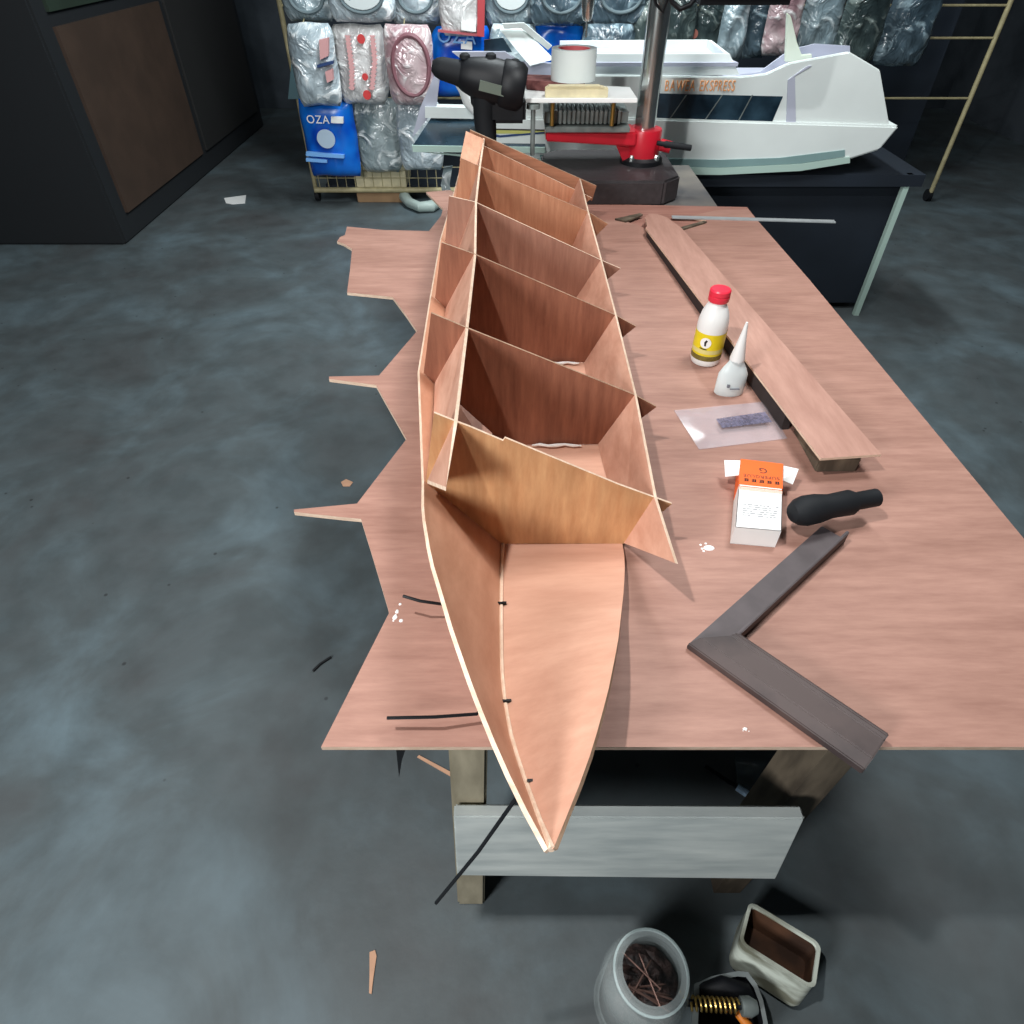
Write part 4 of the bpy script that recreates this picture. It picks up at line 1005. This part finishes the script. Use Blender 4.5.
# ------------------------------------------------------------------ dark cabinet at the far left
cbn = thing('cabinet', (-2.3,4.4,0), 'dark cabinet with brown door standing along the left side', 'cabinet')
MB().box((-2.75,3.2,0.0),(-1.9,5.6,1.9)).build('cabinet_body', plain('very_dark_paint', rgb(24,28,32),0.7), cbn, bevel=0.01)
MB().box((-1.9,3.3,0.12),(-1.885,4.35,0.85)).build('door', plain('dull_brown_door', rgb(66,50,40),0.7,noise_amt=0.2,scale=6), cbn)
MB().box((-1.9,3.3,0.9),(-1.885,4.35,1.8)).build('door', plain('dull_green_door', rgb(36,52,40),0.7,noise_amt=0.2,scale=6), cbn)
MB().box((-1.9,4.42,0.12),(-1.885,5.5,1.8)).build('door', plain('dull_dark_door', rgb(34,34,34),0.7), cbn)

# ------------------------------------------------------------------ floor litter and things under the bench
def chip(pts, mat, name, label, z=0.002, cat='offcut', t=0.002):
    o = MB().prism([at_z(a_,b2,z+t) for a_,b2 in pts], (0,0,-t)).build(name, mat); tag(o, label, cat); return o
chip([(369.5,952),(375,950),(376.5,956),(373,980),(371.5,994),(369,993),(369.5,975)], TAN, 'wood_splinter', 'pink wood splinter lying on the bare floor in front of the bench', z=0.0)
chip([(417,757),(419,755),(453,773),(452,777)], TAN, 'wood_splinter', 'pale thin wood strip on the floor left of the grey bench leg', z=0.0)
chip([(341,482),(346,479),(353,482),(350,486),(343,486)], TAN, 'wood_chip', 'small pink wood chip on the floor left of the spiky sheet', z=0.0)
chip([(224,198),(246,195),(245,203),(232,204),(226,203)], WHITEPAPER, 'paper_scrap', 'white paper scrap on the dark floor left of the rack', z=0.0, cat='paper')
o = MB().tube([at_z(313,671,0.003), at_z(320,664,0.004), at_z(331,657,0.003)], 0.003, 6).build('black_twig', BLACK); tag(o, 'short black tie scrap lying on the blue stained floor', 'scrap')
# dark spike of cloth under the sheet edge
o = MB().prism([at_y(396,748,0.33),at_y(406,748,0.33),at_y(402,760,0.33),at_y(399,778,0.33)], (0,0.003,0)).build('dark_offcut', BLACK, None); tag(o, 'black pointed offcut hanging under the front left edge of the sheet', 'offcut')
# glue brush with blue handle under the bench
p0, p1, p2 = at_z(705,766,0.012), at_z(737,787,0.012), at_z(756,800,0.012)
o = thing('thin_brush', p1-V((0,0,0.012)), 'thin dark rod with a pale blue tip on the floor under the bench', 'rod')
MB().tube([p0,p1], 0.004, 8).build('rod', BLACKR, o); MB().tube([p1,p2], 0.007, 8).build('tip', plain('pale_blue_tip', rgb(190,222,252),0.3), o)
# crumpled clear sheet under the bench
vs = []; fs = []; N = 12
for j in range(N+1):
    for i in range(N+1):
        p = at_z(735+40*i/N, 752+40*j/N, 0.004); vs.append(p+V((0,0,0.02+0.03*mnoise.noise(p*16))))
fs = [(j*(N+1)+i, j*(N+1)+i+1, (j+1)*(N+1)+i+1, (j+1)*(N+1)+i) for j in range(N) for i in range(N)]
nn = len(vs); vs2 = [p-V((0,0,0.004)) for p in vs]
zmin = min(p.z for p in vs2)
vs = [p-V((0,0,zmin)) for p in vs]; vs2 = [p-V((0,0,zmin)) for p in vs2]
o = MB().add(vs+vs2, fs+[tuple(nn+k for k in reversed(f)) for f in fs]).build('plastic_sheet', plain('dull_clear_plastic', rgb(110,122,124),0.3,alpha=0.5), smooth='all'); tag(o, 'crumpled clear plastic sheet on the floor under the bench', 'plastic sheet')

# jar of nails
jh = 0.20
jc = at_z(652,970,jh); jc.z = 0
JS = 0.88
jar = thing('nail_jar', jc, 'open clear plastic jar of rusty nails on the floor before the bench', 'jar')
body = [(0.056,0.0),(0.066,0.003),(0.068,0.012),(0.068,0.12),(0.067,0.14),(0.063,0.155),(0.056,0.168),(0.0525,0.175),(0.052,0.19),(0.0535,0.192),(0.0535,0.198),(0.051,0.200),(0.043,0.199),(0.043,0.176),(0.053,0.160),(0.062,0.14),(0.064,0.012),(0.060,0.006),(0.0005,0.005)]
MB().lathe(jc, body, 40, cap=False).build('jar_body', JARM, jar, smooth=True)
MB().lathe(jc+V((0,0,0.188)), [(0.0528,0),(0.056,0.001),(0.056,0.005),(0.0528,0.006)], 40, cap=False).build('rim_ring', plain('frosted_rim', rgb(190,206,206),0.3,alpha=0.7), jar, smooth=True)
heap = MB(); vs=[]; N=24
rings = 7
vs.append(jc+V((0,0,0.118)))
for r_i in range(1,rings+1):
    for k in range(N):
        rr = 0.060*r_i/rings; a_ = 2*PI*k/N; p = jc+V((rr*math.cos(a_), rr*math.sin(a_), 0)); vs.append(p+V((0,0,0.112+0.012*mnoise.noise(p*60)-0.008*(r_i/rings))))
fs = [(0,1+k,1+(k+1)%N) for k in range(N)]+[(1+(r_-1)*N+k, 1+r_*N+k, 1+r_*N+(k+1)%N, 1+(r_-1)*N+(k+1)%N) for r_ in range(1,rings) for k in range(N)]
lo = len(vs); vs += [jc+V((0.058*math.cos(2*PI*k/N),0.058*math.sin(2*PI*k/N),0.008)) for k in range(N)]
fs += [(1+(rings-1)*N+k, lo+k, lo+(k+1)%N, 1+(rings-1)*N+(k+1)%N) for k in range(N)]+[tuple(lo+k for k in range(N))]
o = heap.add(vs, fs).build('nail_heap', NAILD); tag(o, 'dark heap of small nails filling the clear jar', 'nails', kind='stuff')
for v_ in [v_ for ch in jar.children for v_ in ch.data.vertices]: v_.co.x *= JS; v_.co.y *= JS
for v_ in o.data.vertices: v_.co.x *= JS*0.99; v_.co.y *= JS*0.99
nl = MB(); nl.tube([V((-0.030,0,0)),V((0.026,0,0)),V((0.032,0,0))],[0.0014,0.0014,0.0004],6); nl.lathe((-0.030,0,0),[(0.0034,-0.0008),(0.0034,0.0008)],10,axis=(1,0,0))
nail0 = nl.build('nail', NAILM, origin=(0,0,0))
nls = [(-0.004,-0.018,0.08),(0.004,-0.026,-0.15),(0.0,-0.034,-0.35),(0.012,-0.030,-0.25),(-0.012,-0.012,0.9),(0.006,-0.040,-0.5),(0.01,-0.010,1.9),(-0.006,0.004,2.4)]
for k, (dx, dy_, a_) in enumerate(nls):
    o = nail0 if k == 0 else nail0.copy()
    if k: C.objects.link(o)
    o.location = jc+V((dx*0.6,(dy_+0.012)*0.7,0.126+0.002*k)); o.rotation_euler = (0,0.06*(k%3-1),a_)
    tag(o, 'loose rusty nail lying on top of the dark heap in the jar', 'nail', 'nails on top of the heap in the jar')

# worn white tin lying open
tc_ = at_z(769,963,0.03); tc_.z = 0
tin = thing('open_container', tc_, 'worn white rectangular container with brown stained inside on the floor at the right', 'container')
Rz = Matrix.Rotation(math.radians(-32), 3, 'Z') @ Matrix.Rotation(math.radians(-17), 3, 'X')
lx, ly, lz, wt = 0.054, 0.037, 0.064, 0.004
def tpnt(x_, y_, z_):
    q_ = Rz @ V((x_,y_,z_)); return tc_+q_+V((0,0,ly*math.sin(math.radians(17))+0.001))
def rrect(hx, hy_, r_, z_, n=5):
    out = []
    for sx_, sy_, a0_ in ((1,1,0),(-1,1,PI/2),(-1,-1,PI),(1,-1,1.5*PI)):
        for k in range(n+1):
            a_ = a0_+PI/2*k/n; out.append(tpnt(sx_*(hx-r_)+r_*math.cos(a_), sy_*(hy_-r_)+r_*math.sin(a_), z_))
    return out
def loft(name, levels, mat, capb=False, capt=False):
    n_ = len(levels[0]); vs = [p for l in levels for p in l]; fs = []
    for i in range(len(levels)-1):
        for k in range(n_): fs.append((i*n_+k, i*n_+(k+1)%n_, (i+1)*n_+(k+1)%n_, (i+1)*n_+k))
    if capb: fs.append(tuple(range(n_-1,-1,-1)))
    if capt: fs.append(tuple((len(levels)-1)*n_+k for k in range(n_)))
    return MB().add(vs, fs).build(name, mat, tin, smooth=True)
loft('shell', [rrect(lx*0.96,ly*0.96,0.012,0),rrect(lx,ly,0.012,0.008),rrect(lx,ly,0.012,lz-0.004),rrect(lx*1.02,ly*1.03,0.012,lz),rrect(lx-wt,ly-wt,0.009,lz),rrect(lx-wt,ly-wt,0.009,lz-0.006)], WORNW, capb=True)
loft('inside', [rrect(lx-wt,ly-wt,0.009,lz-0.005),rrect(lx-wt-0.001,ly-wt-0.001,0.009,0.02)], BROWNIN, capt=True)

# grey cracked tray with a spring clamp in it
tr_c = at_z(730,1005,0.03); tr_c.z = 0
tray = thing('cracked_tray', tr_c, 'cracked grey plastic tub on the floor right of the nail jar', 'tub')
def traypt(px, py, z): return at_z(px, py, z)
rimpx = [(694,984),(712,976),(738,971),(748,972),(757,984),(763,1000),(768,1024),(766,1050),(740,1062),(706,1058),(692,1030)]
rim = [traypt(a_,b2,0.075) for a_,b2 in rimpx]; cen_ = sum(rim, V((0,0,0)))/len(rim)
basep = [V((cen_.x+(p.x-cen_.x)*0.8, cen_.y+(p.y-cen_.y)*0.8, 0.0)) for p in rim]
inn = [V((cen_.x+(p.x-cen_.x)*0.86, cen_.y+(p.y-cen_.y)*0.86, 0.074)) for p in rim]
inb = [V((cen_.x+(p.x-cen_.x)*0.7, cen_.y+(p.y-cen_.y)*0.7, 0.008)) for p in rim]
n = len(rim); vs = basep+rim+inn+inb; fs = [tuple(range(n-1,-1,-1)), tuple(3*n+k for k in range(n))]
for lv in range(3):
    for k in range(n): fs.append((lv*n+k, lv*n+(k+1)%n, (lv+1)*n+(k+1)%n, (lv+1)*n+k))
mis = [0,1]+[0]*n+[0]*n+[1]*n
MB().add(vs, fs, mis).build('tub_shell', [CLAY, BLACK], tray, smooth=True)
sc_o = V((cen_.x,cen_.y,0.05))
clamp = thing('spring_tool', V((cen_.x,cen_.y,0.02)), 'black hand tool with a brass coil spring and orange grip lying in the grey tub', 'tool')
s0, s1 = at_z(690,1003,0.088), at_z(738,1006,0.088)
mb = MB(); pts = []; turns = 10
dv = (s1-s0); e1_ = dv.normalized(); e2_ = V((0,0,1)); e3_ = e1_.cross(e2_)
for k in range(turns*12+1):
    a_ = 2*PI*k/12; pts.append(s0+dv*(k/(turns*12))+(e2_*math.cos(a_)+e3_*math.sin(a_))*0.0085)
mb.tube(pts, 0.0017, 6); mb.build('spring', BRASS, clamp, smooth=True)
MB().tube([s0-e1_*0.01, s1+e1_*0.012], 0.0045, 10).build('spring_rod', BLACK, clamp, smooth=True)
MB().lathe(s1+e1_*0.01, [(0.012,-0.006),(0.013,0.006),(0.008,0.016)], 16, axis=e1_).build('spring_cap', GREYSTEEL, clamp, smooth=True)
j0, j1, j2 = at_z(700,990,0.066), at_z(722,986,0.072), at_z(744,992,0.066)
MB().tube([j0,j1,j2,at_z(756,1008,0.055)], [0.010,0.013,0.014,0.010], 12).build('jaw', BLACK, clamp, smooth=True)
MB().tube([at_z(738,1013,0.068), at_z(744,1020,0.066), at_z(752,1032,0.062)], [0.006,0.007,0.007], 12).build('grip', plain('orange_grip', rgb(206,120,40),0.45), clamp, smooth=True)

# ------------------------------------------------------------------ light
def area(name, loc, target, size, power, col=(1,1,1), sy=None):
    l = bpy.data.lights.new(name, 'AREA'); l.energy = power; l.color = col
    if sy: l.shape = 'RECTANGLE'; l.size = size; l.size_y = sy
    else: l.shape = 'DISK'; l.size = size
    o = bpy.data.objects.new(name, l); C.objects.link(o); o.location = loc
    o.rotation_euler = (V(target)-V(loc)).to_track_quat('-Z', 'Y').to_euler()
    return o
area('bulb_light', (-0.55,0.28,2.25), (0.1,0.7,0.6), 0.06, 21, (1,0.99,0.97))
area('added_fill_light', (0.75,1.25,2.5), (0.5,1.7,0.6), 0.5, 30, (0.98,1.0,1.0), 0.5)  # soft fill added to brighten the far part of the sheet
area('room_light', (-1.3,-1.0,1.65), (0.4,2.4,0.5), 0.5, 45, (0.97,0.99,1.0), 0.5)
area('tube_light', (0.2,2.95,2.5), (0.0,3.9,0.6), 0.15, 62, (0.90,0.98,1.0), 1.6)
w = bpy.data.worlds.new('world'); sc.world = w; w.use_nodes = True
w.node_tree.nodes['Background'].inputs['Color'].default_value = (0.55,0.68,0.8,1)
w.node_tree.nodes['Background'].inputs['Strength'].default_value = 0.14
sc.view_settings.view_transform = 'Standard'; sc.view_settings.look = 'None'; sc.view_settings.gamma = 1
sc.view_settings.use_curve_mapping = False; sc.view_settings.exposure = 0.14
